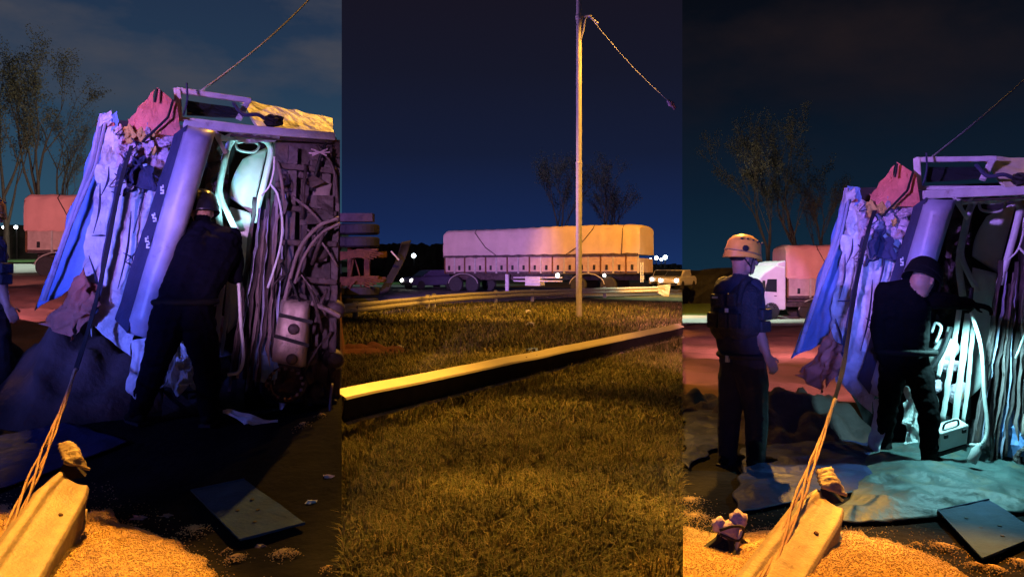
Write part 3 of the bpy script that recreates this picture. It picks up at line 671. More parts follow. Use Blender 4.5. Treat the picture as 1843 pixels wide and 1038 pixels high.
# ---------------------------------------------------------------- the wrecked truck cab lying on its side (built once, seen twice)
FL = Frame(330, 6.6); FR = Frame(1661, 7.1)
def wreck():
    W = FL.W; n = FL.n; back = lambda d: n*d
    o = empty('wrecked_truck', (FL.o.x, FL.o.y, 0), FL.rz, 'crushed truck cab on its side at left with a lit cyan seat inside', 'truck', 'views of the crushed truck')
    rng = random.Random(5)
    # dark mass of the cab behind everything
    m = MB(); m.prism([W(186, 214, 1.15), W(330, 226, 1.15), W(520, 240, 1.15), W(606, 248, 1.15), W(612, 772, 1.15), W(250, 745, 1.15), W(205, 640, 1.15), W(150, 560, 1.15)], back(1.3)); m.build('cab_shell', dark2, o)
    # roof skin and side panels
    m = MB(); m.sheet([W(186, 203, .75), W(214, 212, .70), W(140, 512, .60), W(68, 556, 1.0)], 14, 40, .03, 3, 1, back(.03), edge=.03); m.build('blue_side_panel', blue_p, o, True)
    m = MB(); m.tube([W(184, 206, .66), W(166, 290, .62), W(120, 420, .6), W(78, 540, .8)], .022, 6); m.tube([W(192, 210, .6), W(172, 300, .58), W(130, 400, .6)], .014, 6); m.build('gutter_rail', slab_m, o)
    m = MB(); m.sheet([W(196, 216, .55), W(240, 250, .48), W(222, 300, .45), W(176, 300, .55)], 10, 10, .06, 6, 2, back(.02), edge=.04); m.build('upper_panel', white_p, o)
    m = MB(); m.sheet([W(176, 296, .50), W(226, 290, .40), W(166, 604, .25), W(150, 492, .42)], 30, 70, .030, 4.6, 3, back(.02), edge=.03); m.build('roof_panel', white_p, o)
    m = MB(); m.sheet([W(222, 292, .38), W(306, 252, .18), W(236, 640, .02), W(164, 585, .22)], 40, 80, .034, 4.2, 4, back(.02), edge=.02); m.build('roof_panel', white_p, o)
    m = MB(); m.sheet([W(240, 612, -.02), W(272, 612, -.04), W(246, 722, -.1), W(226, 700, -.02)], 8, 16, .04, 7, 5, back(.02), fold=.02, edge=.03); m.build('hanging_panel', white_p, o, True)
    for a, b in (((196, 300), (182, 352)), ((215, 335), (205, 352)), ((200, 345), (217, 352)), ((206, 312), (212, 330)), ((224, 470), (238, 484)), ((190, 424), (165, 424)), ((240, 470), (222, 455)), ((262, 300), (240, 420)), ((236, 380), (212, 520)), ((190, 520), (208, 600)), ((250, 440), (228, 470)), ((180, 330), (168, 420)), ((160, 460), (176, 540))):
        m = MB(); m.tube(curve([W(*a, .24 if a[0] < 215 else .10), W((a[0]+b[0])/2+5, (a[1]+b[1])/2, .24 if a[0] < 215 else .09), W(*b, .25 if a[0] < 215 else .10)], 5), [.003, .005, .006, .007, .008, .009, .008, .006, .005, .004, .003], 5); m.build('crack', navy_c, o)
    # black gap with a strap running down between the roof panels
    m = MB(); m.sheet([W(217, 285, .22), W(228, 270, .2), W(176, 560, .08), W(164, 575, .12)], 3, 24, .012, 5, 9, back(.015)); m.build('torn_seam', navy_c, o)
    # torn lining and the red fin at the upper left corner
    m = MB(); m.sheet([W(283, 157, .10), W(318, 186, .10), W(326, 246, .06), W(262, 238, .08)], 12, 12, .018, 5, 6, back(.02)); m.build('red_fin', red_m, o)
    m = MB(); m.sheet([W(280, 160, .10), W(246, 198, .14), W(212, 262, .2), W(268, 240, .10)], 12, 12, .025, 5, 7, back(.02), edge=.03); m.build('red_fin', red_m, o)
    m = MB(); m.tube([W(312, 180, .05), W(302, 212, .02), W(256, 256, .04)], .010, 6); m.tube([W(283, 160, .06), W(279, 184, .04)], .010, 5); m.build('fin_rib', black_m, o)
    m = MB(); m.sheet([W(226, 240, .20), W(316, 236, .12), W(306, 300, .10), W(208, 296, .24)], 34, 26, .06, 9, 8, back(.02), edge=.08); m.build('torn_lining', rag_m, o)
    for i in range(9):
        px, py = rng.uniform(214, 300), rng.uniform(232, 272); m = MB(); m.ball(W(px, py, .1), (rng.uniform(.02, .05), .03, rng.uniform(.02, .06)), lump=.8); m.build('padding_scrap', yel_m if i % 2 else rag_m, o)
    for i in range(8):
        px, py = rng.uniform(206, 296), rng.uniform(216, 320); m = MB()
        m.tube(curve([W(px, py, .06), W(px+rng.uniform(-14, 14), py+rng.uniform(6, 24), .03), W(px+rng.uniform(-24, 24), py+rng.uniform(10, 44), .08)], 5), rng.uniform(.003, .006), 5); m.build('loose_wire', navy_c if i % 3 else hose_m, o)
    m = MB(); m.sheet([W(238, 280, .12), W(254, 276, .06), W(284, 342, .02), W(230, 346, .12)], 16, 18, .035, 7, 10, back(.015), fold=.03, edge=.08); m.build('navy_rag', navy_c, o, True)
    m = MB(); m.sheet([W(226, 296, .1), W(244, 290, .04), W(238, 346, .04), W(216, 356, .1)], 12, 16, .035, 7, 12, back(.015), fold=.03, edge=.08); m.build('navy_rag', navy_c, o, True)
    # the long visor slab
    a, b, c, d = (334, 226), (388, 236), (276, 612), (226, 598)
    def slab(u, v):
        px = (a[0]*(1-u)+b[0]*u)*(1-v)+(d[0]*(1-u)+c[0]*u)*v; py = (a[1]*(1-u)+b[1]*u)*(1-v)+(d[1]*(1-u)+c[1]*u)*v
        w = -.16 - .10*math.sin(math.pi*min(max(u, 0), 1))**.6 + .010*noise.noise(Vector((u*2, v*6, 2)))
        if v > .93: w += (v-.93)*1.2
        if v < .04: w += (.04-v)*2
        return W(px, py, w)
    m = MB(); m.grid(slab, 14, 60, th=back(.16)); sl = m.build('visor_slab', slab_m, o, True)
    m = MB(); m.sheet([W(313, 242, -.02), W(337, 224, -.17), W(230, 600, -.17), W(206, 574, .02)], 5, 30, .008, 4, 3, back(.06)); m.build('visor_edge', navy_c, sl)
    for py, px, k in ((345, 292, 3), (395, 277, 3), (437, 265, 4)):               # small faint pale lettering down the slab
        m = MB(); 
        for q in range(k):
            c0 = W(px+rng.uniform(-1, 1)+q*.4, py-8+q*5.4, -.19); m.box(c0, (.026, .006, .012)); m.box(c0+Vector((.008*(-1)**q, 0, .006)), (.008, .006, .022))
        m.build('lettering', plas_m, sl)
    # roof door lying on top, its window frame at the left, bent skin at the right
    def bar(n_, p, q, w, h, mt): m = MB(); m.bar(p, q, w, h, n); return m.build(n_, mt, o, False, .008)
    dr = MB(); dr.bar(W(316, 162, .30), W(452, 182, .42), .045, .04, n); dr.bar(W(319, 160, .3), W(322, 216, .22), .055, .04, n); dr.bar(W(322, 214, .22), W(470, 232, .3), .035, .04, n); dr.bar(W(445, 184, .42), W(430, 214, .34), .05, .05, n)
    do = dr.build('roof_door', trim_m, o, False, .008)
    m = MB(); m.sheet([W(336, 180, .46), W(432, 196, .5), W(428, 212, .4), W(336, 208, .36)], 4, 4, .01, 4, 1, back(.02)); m.build('door_window', glass_m, do)
    m = MB(); m.sheet([W(430, 178, .62), W(598, 212, .80), W(601, 240, .36), W(470, 236, .22)], 26, 12, .012, 5, 12, (0, 0, -.03), edge=.01); m.build('door_skin', door_m, do)
    m = MB(); m.tube(curve([W(420, 186, .3), W(438, 206, .2), W(462, 206, .18), W(478, 214, .2), W(500, 222, .2)], 5), .016, 6); m.build('door_wire', navy_c, do); m = MB(); m.tube(curve([W(336, 150, .2), W(337, 180, .16), W(330, 208, .14)], 5), .008, 5); m.build('door_wire', navy_c, do)
    m = MB(); m.ball(W(490, 218, .2), (.09, .06, .05), lump=.5); m.build('door_lock', black_m, do)
    bar('top_rail', W(330, 224, .05), W(602, 246, .25), .07, .05, trim_m); bar('top_rail', W(345, 236, .12), W(598, 254, .3), .05, .04, dark_m)
    m = MB(); m.sheet([W(384, 238, .1), W(500, 240, .16), W(494, 256, .3), W(390, 252, .28)], 14, 5, .03, 6, 15, back(.02), edge=.03); m.build('roof_lip', trim_m, o)
    m = MB(); m.bar(W(384, 234, 0), W(406, 276, .1), .03, .02, n); m.bar(W(392, 240, .1), W(398, 262, .15), .02, .02, n); m.build('hinge_stay', trim_m, o)
    # interior: seat back, pillar loop, hand rail
    m = MB()
    def seat(u, v):
        L_ = (437-23*v-6*math.sin(3.1*v), 286+68*v); R_ = (482-28*v, 264+120*v); px = L_[0]*(1-u)+R_[0]*u; py = L_[1]*(1-u)+R_[1]*u
        return W(px, py, .80-.03*math.sin(math.pi*u)-.05*math.sin(math.pi*v)*u)
    m.grid(seat, 12, 18, th=back(.1)); m.build('seat_back', plas_m, o, True)
    m = MB(); m.sheet([W(414, 372, .7), W(452, 384, .68), W(446, 560, .6), W(410, 600, .62)], 8, 20, .03, 5, 16, back(.05)); m.build('seat_base', plas_m, o, True)
    m = MB(); m.tube(curve([W(398, 420, .5), W(392, 360, .52), W(402, 300, .55), W(412, 262, .56), W(430, 248, .56), W(470, 250, .56), W(487, 266, .56), W(482, 300, .55), W(470, 350, .52), W(456, 400, .5)], 3), .030, 6); m.build('pillar_loop', plas_m, o, True)
    m = MB(); m.tube(curve([W(408, 270, .5), W(396, 330, .46), W(398, 356, .45), W(410, 384, .4), W(422, 410, .4)], 3), .026, 6); m.build('hand_rail', plas_m, o, True)
    m = MB(); m.tube(curve([W(424, 258, .5), W(430, 270, .48), W(456, 274, .48), W(466, 262, .5), W(450, 254, .5), W(424, 258, .5)], 5), .012, 6); m.build('grab_handle', plas_m, o, True)
    m = MB(); m.sheet([W(380, 245, .9), W(414, 250, .92), W(408, 430, .9), W(350, 480, .9)], 10, 20, .08, 6, 21, back(.02)); m.build('dashboard', dark_m, o)
    for i in range(6):
        m = MB(); px = rng.uniform(376, 410); py = rng.uniform(270, 420); m.box(W(px, py, .8), (.06, .05, rng.uniform(.05, .14)), Matrix.Rotation(rng.uniform(0, 1), 3, 'Y')); m.build('dashboard_piece', dark_m, o, False, .008)
    # lower interior: pale crumpled airbag, canister, broken slats
    m = MB(); m.sheet([W(300, 590, .35), W(352, 600, .3), W(356, 700, .1), W(286, 706, .2)], 18, 18, .10, 7, 22, back(.02), fold=.03, edge=.08); m.build('crumpled_airbag', plas_m, o)
    m = MB(); ax = (W(380, 500, .2)-W(346, 545, .3)); m.lathe(W(346, 545, .3), ax, [(.05, 0), (.085, .02), (.085, .24), (.06, .28), (.02, .3)], 16); m.build('air_canister', plas_m, o, True)
    for x0, y0, x1, y1, wd in ((388, 440, 360, 640, 9), (402, 446, 378, 652, 11), (414, 455, 396, 640, 7), (372, 470, 352, 560, 8)):
        m = MB(); m.sheet([W(x0, y0, .22), W(x0+wd, y0, .2), W(x1+wd, y1, .05), W(x1, y1, .08)], 3, 18, .015, 5, x0, back(.02)); m.build('trim_strip', plas_m, o, True)
    m = MB(); m.tube(curve([W(380, 470, .1), W(366, 510, .02), W(345, 545, 0), W(320, 570, .05)], 6), .016, 7); m.build('black_hose', black_m, o, True)
    m = MB(); m.tube(curve([W(412, 440, .0), W(428, 500, -.06), W(433, 580, -.1), W(438, 640, -.12), W(430, 668, -.14), W(410, 674, -.12)], 6), .014, 7); m.build('white_hose', whose_m, o, True)
    m = MB(); m.ball(W(372, 540, .25), (.1, .08, .06), lump=.6); m.ball(W(390, 590, .2), (.07, .06, .1), lump=.6); m.ball(W(350, 580, .25), (.06, .06, .05), lump=.6); m.build('torn_foam', rag_m, o, True)
    m = MB(); m.tube(curve([W(345, 480, .1), W(352, 462, .05), W(362, 470, .05), W(352, 500, .1)], 5), .012, 6); m.build('white_loop', whose_m, o, True)
    m = MB(); m.sheet([W(300, 640, .6), W(440, 640, .6), W(440, 760, .1), W(290, 760, .1)], 10, 10, .05, 6, 31, back(.05)); m.build('cab_floor', dark2, o)
    # long torn strips between the opening and the chassis
    for i in range(11):
        x0 = 452+i*5.5+rng.uniform(-3, 3); x1 = 408+i*8+rng.uniform(-4, 4); y0 = 360+rng.uniform(-10, 60)-i*5; y1 = 700+rng.uniform(-40, 20); wd = rng.uniform(3, 8); w0 = .05+.04*i/11
        m = MB(); m.sheet([W(x0, y0, w0+.25), W(x0+wd, y0, w0+.22), W(x1+wd, y1, w0-.1), W(x1, y1, w0-.06)], 3, 26, .022, 4, i*3.3, back(.015)); m.build('torn_strip', (hose_m, dark_m, slab_m, dark_m)[i % 4], o, True)
    m = MB(); m.tube(curve([W(487, 332, .1), W(500, 352, .05), W(508, 400, 0), W(503, 450, 0), W(482, 518, .02)], 7), .010, 6); m.build('weather_strip', whose_m, o, True)
    m = MB(); m.tube(curve([W(494, 282, .1), W(492, 310, .08), W(484, 336, .1), W(470, 352, .1)], 6), .008, 6); m.build('weather_strip', whose_m, o, True)
    # chassis, engine and tank at the right
    m = MB(); m.prism([W(496, 246, .35), W(612, 252, .35), W(612, 772, .35), W(478, 760, .35), W(492, 480, .35)], back(.8)); m.build('chassis_block', dark_m, o)
    for px, w_, y0, y1 in ((520, 16, 262, 520), (548, 10, 300, 530), (578, 20, 262, 470), (600, 12, 300, 740), (566, 9, 560, 740)):
        m = MB(); m.sheet([W(px, y0, .24), W(px+w_, y0+3, .22), W(px+w_-10, y1, .16), W(px-10, y1-4, .2)], 4, 24, .012, 4, px, back(.05)); m.build('frame_beam', (dark_m, hose_m)[px % 2], o)
    for py in (298, 372, 436, 500, 716):
        m = MB(); m.bar(W(502, py, .16), W(606, py+rng.uniform(-6, 14), .18), .05, .04, n); m.build('cross_member', dark_m, o, False, .008)
    for i in range(9):
        px, py = rng.uniform(506, 602), rng.uniform(262, 740); m = MB(); R = Matrix.Rotation(rng.uniform(-.5, .5), 3, 'Y') @ FL_R
        m.box(W(px, py, .3), (rng.uniform(.05, .2), .22, rng.uniform(.05, .25)), R); m.build('engine_part', dark_m if i % 3 else hose_m, o, False, .012)
    for i in range(7):
        px, py = rng.uniform(515, 600), rng.uniform(300, 720); m = MB(); m.lathe(W(px, py, .36), -n, [(.09, 0), (.09, .14), (.07, .17), (.07, .2), (.03, .21)], 14); m.build('pulley', dark_m, o, True)
    for i in range(22):
        px, py = rng.uniform(500, 606), rng.uniform(250, 640); m = MB(); l = rng.uniform(40, 130); s_ = rng.uniform(-60, 60)
        m.tube(curve([W(px, py, .12), W(min(px+s_*.5, 608), py+l*.4, rng.uniform(-.05, .1)), W(min(max(px+s_, 492), 608), py+l, .12)], 6), rng.uniform(.006, .018), 6); m.build('engine_hose', (hose_m, dark_m, black_m)[i % 3], o, True)
    for pts, r in (([(610, 392), (572, 408), (540, 446), (522, 500), (512, 540)], .017), ([(612, 402), (578, 420), (548, 460), (530, 510)], .014), ([(612, 570), (586, 556), (560, 545)], .02)):
        m = MB(); m.tube(curve([W(a_, b_, .0) for a_, b_ in pts], 6), r, 7); m.build('radiator_hose', hose_m, o, True)
    m = MB()
    for a_, b_ in (((560, 268), (588, 280)), ((562, 280), (590, 268)), ((556, 276), (594, 274))): m.tube([W(*a_, .05), W(*b_, .02)], .007, 5)
    m.build('wire_star', rag_m, o)
    m = MB(); m.sheet([W(540, 350, .18), W(600, 352, .16), W(600, 400, .14), W(540, 405, .18)], 6, 6, .03, 5, 44, back(.04)); m.build('chassis_plate', dark_m, o)
    for i in range(7):                                            # torn shards of skin and bracketry
        px, py = rng.uniform(500, 590), rng.uniform(255, 730); s_ = rng.uniform(10, 30); m = MB(); a0 = rng.uniform(0, 6.28); pr = [W(px+math.cos(a0+k*1.57+rng.uniform(-.4, .4))*s_*(.4 if k % 2 else 1), py+math.sin(a0+k*1.57)*s_*(.5 if k % 2 else 1.2), rng.uniform(-.02, .22)) for k in range(4)]
        m.sheet(pr, 3, 3, .006, 4, i*1.3, back(.012)); m.build('torn_shard', (dark_m, hose_m, dark_m, tank_m)[i % 4], o)
    for i in range(16):
        f_ = i/15; px, py = 190+118*f_+rng.uniform(-8, 8), 222+34*f_+rng.uniform(-10, 26); s_ = rng.uniform(8, 18); m = MB(); a0 = rng.uniform(0, 6.28); pr = [W(px+math.cos(a0+k*1.57)*s_*(.4 if k % 2 else 1), py+math.sin(a0+k*1.57)*s_*(.5 if k % 2 else 1.2), .12+rng.uniform(0, .18)) for k in range(4)]
        m.sheet(pr, 5, 5, .02, 9, i*2.3, back(.008), edge=.02); m.build('torn_shard', (white_p, blue_p, red_m, white_p, slab_m)[i % 5], o)
    # fuel tank with its two straps and caps
    tk = [(507, 534), (562, 541), (552, 668), (484, 654)]
    m = MB()
    def tank(u, v):
        px = (tk[0][0]*(1-u)+tk[1][0]*u)*(1-v)+(tk[3][0]*(1-u)+tk[2][0]*u)*v; py = (tk[0][1]*(1-u)+tk[1][1]*u)*(1-v)+(tk[3][1]*(1-u)+tk[2][1]*u)*v
        e_ = (1-abs(2*u-1)**5)*(1-abs(2*v-1)**9); return W(px, py, .28-.42*max(e_, 0)**.4+.015*noise.noise(Vector((u*5, v*7, 3))))
    m.grid(tank, 16, 22, th=back(.1)); t_ = m.build('fuel_tank', tank_m, o, True)
    for (p0, p1) in (((502, 566), (562, 580)), ((494, 604), (556, 622))):
        m = MB(); m.bar(W(*p0, -.155), W(*p1, -.155), .03, .012, n); m.build('tank_strap', black_m, t_)
    for c_ in ((528, 592), (525, 646)):
        m = MB(); m.lathe(W(*c_, -.14), -n, [(.045, 0), (.045, .02), (.03, .03), (.012, .035)], 14); m.build('filler_cap', dark_m, t_, True)
    m = MB(); m.lathe(W(514, 690, .1), -n+Vector((0, 0, .25)), [(.16, 0), (.17, .06), (.15, .12), (.13, .13), (.12, .08), (.02, .07)], 22); f_ = m.build('air_filter', dark_m, o, True)
    for q in range(16):
        m = MB(); a_ = q*.39; c0 = W(514, 690, -.06); m.box(c0+Vector((math.cos(a_)*.14, 0, math.sin(a_)*.12)), (.02, .03, .02)); m.build('filter_bolt', hose_m, f_)
    m = MB(); m.sheet([W(468, 600, .1), W(500, 620, .05), W(500, 680, .0), W(440, 690, .05)], 8, 8, .04, 6, 50, back(.03), edge=.04); m.build('blue_bracket', blue_p, o)
    m = MB(); m.sheet([W(402, 738, -.2), W(430, 740, -.25), W(498, 756, -.3), W(440, 760, -.3)], 10, 4, .03, 6, 51, (0, 0, -.02), edge=.04); m.build('broken_bumper_piece', plas_m, o)
    m = MB(); m.tube(curve([W(598, 690, 0), W(594, 740, -.1), W(602, 790, -.2), W(610, 806, -.25)], 6), .012, 6); m.build('loose_cable', hose_m, o, True)
    # brown canvas flap at the foot of the blue panel
    m = MB(); m.sheet([W(148, 478, .2), W(158, 540, .0), W(98, 606, .1), W(72, 574, .5)], 20, 20, .07, 5, 60, back(.02), fold=.06, edge=.08); m.build('canvas_flap', tan_m, o, True)
    m = MB(); m.sheet([W(150, 500, .1), W(164, 560, .05), W(140, 600, .1), W(120, 560, .15)], 12, 12, .05, 6, 61, back(.02), fold=.04, edge=.05); m.build('canvas_flap', tan_m, o, True)
    return o
FL_R = Matrix.Rotation(FL.rz, 3, 'Z')
wreckL = wreck()
wreckR = copy_tree(wreckL)
wreckR.location = (FR.o.x, FR.o.y, -.535); wreckR.rotation_euler = (0, 0, FR.rz)
wreckR['label'] = 'crushed truck cab on its side at right with the black-clad rescuer reaching in'
# ---------------------------------------------------------------- spoil, grain and debris on the ground
def heap(name, mat, cx, cy, rx, ry, h, seed, label, kind='stuff', rough=.22, skew=0.0):
    m = MB()
    def fn(u, v):
        x, y = (u*2-1), (v*2-1); r = math.sqrt(x*x+y*y); wx, wy = cx+x*rx*1.25+skew*y, cy+y*ry*1.25
        b = max(0, 1-min(r*1.25, 1.4)**2)**.8 if r*1.25 < 1 else 0
        z = gz(wx, wy) - .06 + h*b*(1+.35*noise.noise(Vector((wx*2, wy*2, seed)))) + rough*b**.5*noise.noise(Vector((wx*5, wy*5, seed+2)))
        return (wx, wy, z)
    m.grid(fn, 46, 46); return tag(m.build(name, mat, None, True), label, 'heap', kind=kind)
p = P(120, 700, 6.35); heap('soil_heap', M('purple_brown_soil', (.07, .045, .045), .85, 0, .5, 2.5, .8, 16), p.x, p.y+.25, .78, .75, .66, 3.0, 'dark heap of spilled soil at the foot of the left-hand wreck')
p = P(20, 720, 6.6); heap('soil_heap', MATS['purple_brown_soil'], p.x-.3, p.y+.1, .9, .8, .5, 5.0, 'lower dark soil heap at the left edge of the picture')
p = P(1470, 690, 7.0); heap('soil_heap', MATS['purple_brown_soil'], p.x, p.y+.5, .8, .8, .42, 7.0, 'dark soil heap under the canvas flap of the right-hand wreck')
p = P(1290, 700, 9.0); heap('soil_heap', MATS['purple_brown_soil'], p.x, p.y, .62, .8, .12, 9.0, 'flat dark soil ridge behind the helmeted rescuer')

def grain(name, edge, px0, px1, seed, spots, label, side):
    E = [G(a, b) for a, b in edge]; ex = np.array([q.x for q in E]); ey = np.array([q.y for q in E]); tt = ex/ey
    def hgt(x, y):
        yb = float(np.interp(x/y, tt, ey)) + .10*noise.noise(Vector((x*4, y*2, seed))) + .06*noise.noise(Vector((x*11, y*6, seed)))
        d = yb-y; z = gz(x, y) + max(-.06, min(.13, d*.16)) + (.012*noise.noise(Vector((x*6, y*6, seed+1)))+.006*noise.noise(Vector((x*17, y*17, seed)))) - .004
        return z, d
    t0, t1 = (px0-CX)/F, (px1-CX)/F; m = MB()
    def fn(u, v):
        y = 2.2+3.4*v; t = t0+(t1-t0)*u; x = t*y; return (x, y, hgt(x, y)[0])
    m.grid(fn, 120, 120); o = tag(m.build(name, grain_m, None, True), label, 'grain', kind='stuff')
    rng = np.random.default_rng(int(seed*10)); V = []; n = 0
    oct_ = np.array([(1.7, 0, 0), (-1.7, 0, 0), (0, 1, 0), (0, -1, 0), (0, 0, .9), (0, 0, -.9)])
    fo = np.array([(0, 2, 4), (2, 1, 4), (1, 3, 4), (3, 0, 4), (2, 0, 5), (1, 2, 5), (3, 1, 5), (0, 3, 5)])
    def put(x, y, z):
        a = rng.uniform(0, 6.28); b = rng.uniform(-.5, .5); s = rng.uniform(.0022, .0036); c, d = math.cos(a), math.sin(a)
        q = oct_*s; q = np.stack([q[:, 0]*c-q[:, 1]*d, q[:, 0]*d+q[:, 1]*c, q[:, 2]+q[:, 0]*b], 1); V.append(q+np.array((x, y, z)))
    for _ in range(20000):
        y = rng.uniform(3.3, 5.2); x = rng.uniform(t0, t1)*y; z, d = hgt(x, y)
        if d > .0 or (d > -.35 and rng.uniform() < .10+.3*max(0, noise.noise(Vector((x*5, y*5, seed))))): put(x, y, max(z, gz(x, y))+.003)
    for px, py, r, c in spots:
        g = G(px, py)
        for _ in range(c):
            a, q = rng.uniform(0, 6.28), abs(rng.normal(0, .5)); x, y = g.x+math.cos(a)*q*r*1.3, g.y+math.sin(a)*q*r*1.6
            put(x, y, gz(x, y)+.004+max(0, .028*(1-q)))
    n = len(V); V = np.concatenate(V); Fc = (np.arange(n)*6)[:, None, None]+fo[None]; raw('grain_kernels', V, Fc.reshape(-1, 3), kern_m, o)['kind'] = 'stuff'
grain('spilled_grain', [(-200, 905), (0, 905), (60, 915), (120, 925), (165, 918), (196, 912), (215, 938), (290, 962), (340, 990), (375, 1010), (405, 1045), (430, 1100)], -60, 614, 1.3,
      [(350, 958, .07, 420), (425, 1010, .05, 300), (510, 1000, .06, 380), (545, 769, .05, 100), (578, 750, .04, 60), (532, 1002, .03, 80), (410, 997, .03, 60), (590, 1030, .05, 70)], 'bright heap of spilled grain around the left-hand broken rail end', -1)
grain('spilled_grain', [(1228, 948), (1290, 955), (1350, 955), (1440, 950), (1510, 955), (1552, 950), (1566, 965), (1620, 975), (1680, 1000), (1725, 1022), (1760, 1060), (1800, 1110)], 1229.5, 1880, 4.1,
      [(1240, 905, .10, 500), (1250, 935, .14, 700), (1700, 988, .08, 420), (1758, 1024, .05, 200), (1790, 1030, .06, 300), (1836, 1018, .06, 250), (1650, 985, .04, 90)], 'bright heap of spilled grain around the right-hand broken rail end', 1)

def broken_rail(T_, N_, td, nd, label, seed, fo):
    a = P(*N_, nd); b = P(*T_, td); ax = (b-a).normalized(); o = empty('broken_guardrail', a, 0, label, 'guardrail', 'torn guardrail ends')
    vw = ((a+b)/2-Vector((0, 0, EYE))).normalized(); sd = ax.cross(-vw).normalized(); sd = -sd if sd.x < 0 else sd; up = sd.cross(ax).normalized(); up = up if up.dot(vw) < 0 else -up
    prof = [(-.155, -.035), (-.13, .012), (-.10, .022), (-.075, .012), (-.045, .020), (.045, .030), (.075, .045), (.095, .035), (.12, -.03), (.15, -.10), (.165, -.105)]
    n = 40; npf = len(prof); m = MB(); L = (b-a).length
    def fn(u, v):
        i = u*(npf-1); k_ = min(int(i), npf-2); f = i-k_; s = prof[k_][0]*(1-f)+prof[k_+1][0]*f; h = prof[k_][1]*(1-f)+prof[k_+1][1]*f
        q = v*L; nar = 1-.22*max(0, v-.8)/.2
        end = (.05*math.sin(u*5+1)-.07*max(0, .5-abs(u-.45))*1.5)*max(0, (v-.9)/.1)
        return a+ax*(q+end)+sd*s*nar+up*(h+.004*noise.noise(Vector((u*4, v*9, seed)))+.05*max(0, v-.85)*(u-.5))
    m.grid(fn, 30, n, th=-up*.008); m.build('beam', beam_m, o, True)
    m = MB()
    f = lambda x, y, d: P(x+fo[0], y+fo[1], d)
    def flap(u, v):
        tl, tr, br, bl = f(105, 798, td+.17), f(134, 792, td+.17), f(162, 846, td+.02), f(117, 828, td+.0)
        p = (tl*(1-u)+tr*u)*(1-v)+(bl*(1-u)+br*u)*v
        return p+up*(.035*math.sin(math.pi*u)*math.sin(math.pi*v)+.012*noise.noise(p*22)+.006*math.sin(v*30+u*4))
    m.grid(flap, 16, 16, th=-up*.014); m.build('torn_flap', beam_m, o, True)
    m = MB(); m.prism([f(97, 869, td+.0), f(116, 829, td+.06), f(153, 858, td+.02)], ax*.05); m.build('hollow_shade', webd_m, o)  # dark wedge painting the shade inside the torn end
    for v in (.62,):
        m = MB(); m.lathe(a+ax*(v*L)+up*.03+sd*.02, up, [(.012, -.01), (.012, .004), (.004, .006)], 8); m.build('bolt_hole', rust_m, o)
    return o
broken_rail((136, 868), (8, 1075), 4.35, 3.2, 'torn yellow-lit guardrail end pointing up at the left-hand wreck', 2.0, (0, 0))
broken_rail((1496, 905), (1375, 1085), 4.35, 3.3, 'torn yellow-lit guardrail end in front of the right-hand wreck', 6.0, (1363, 46))

def rope(pts, label, seed):
    o = empty('tow_rope', pts[0], 0, label, 'rope', 'ropes tied to the wrecks'); ph = seed
    path = curve(pts, 24); n = len(path)
    for s in range(4):
        q = []
        for i, p in enumerate(path):
            f = i/(n-1); sp = .007+.020*math.sin(math.pi*min(1, f*1.25))**1.5; a = ph+s*1.57+f*9
            q.append(p+Vector((math.cos(a)*sp, 0, math.sin(a)*sp*.6))+Vector((.005*noise.noise(p*6+Vector((s, 0, 0))), 0, 0)))
        m = MB(); m.tube(q, .0065, 6); m.build('strand', rope_m, o, True)
    return o
rope([P(-40, 1060, 3.3), P(20, 945, 3.75), P(70, 835, 4.3), P(112, 735, 4.9), P(136, 664, 5.4)], 'orange-lit rope strands running past the left-hand rail end', .3)
rope([P(1352, 1060, 3.3), P(1400, 990, 3.7), P(1448, 870, 4.25), P(1482, 780, 4.8), P(1503, 718, 5.3)], 'orange-lit rope strands running past the right-hand rail end', 1.7)
def strap(pts, label):
    m = MB(); path = curve([Vector(p) for p in pts], 10); v = []; n = len(path)
    for i, p in enumerate(path):
        s = Vector((.015, .004*math.sin(i*.6), 0)); v += [p-s, p+s, p+s+Vector((0, .008, 0)), p-s+Vector((0, .008, 0))]
    f = [(i*4+k, i*4+(k+1) % 4, (i+1)*4+(k+1) % 4, (i+1)*4+k) for i in range(n-1) for k in range(4)]+[(3, 2, 1, 0), (4*n-4, 4*n-3, 4*n-2, 4*n-1)]
    m.add(v, f); return tag(m.build('tow_strap', strap_m), label, 'strap', 'straps on the wrecks')
strap([P(135, 668, 5.4), P(160, 588, 5.75), FL.W(182, 500, -.12), FL.W(212, 350, .02), FL.W(236, 262, .0)], 'black webbing strap hanging down the roof of the left-hand wreck')
strap([P(1502, 722, 5.3), P(1520, 650, 5.6), FR.W(1540, 520, -.25), FR.W(1562, 420, -.12), FR.W(1575, 378, .0)], 'black webbing strap hanging down the roof of the right-hand wreck')
def cable(a, b, label):
    m = MB(); a, b = Vector(a), Vector(b); m.tube([a.lerp(b, i/20)-Vector((0, 0, .08*math.sin(math.pi*i/20))) for i in range(21)], .010, 6)
    tag(m.build('winch_cable', cable_m, None, True), label, 'cable', 'winch cables above the wrecks')
cable(FL.W(360, 166, .8), P(600, -48, 9.5), 'taut steel cable rising from the left-hand wreck into the sky')
cable(FR.W(1668, 290, .9), P(1960, 25, 9.5), 'taut steel cable rising from the right-hand wreck into the sky')

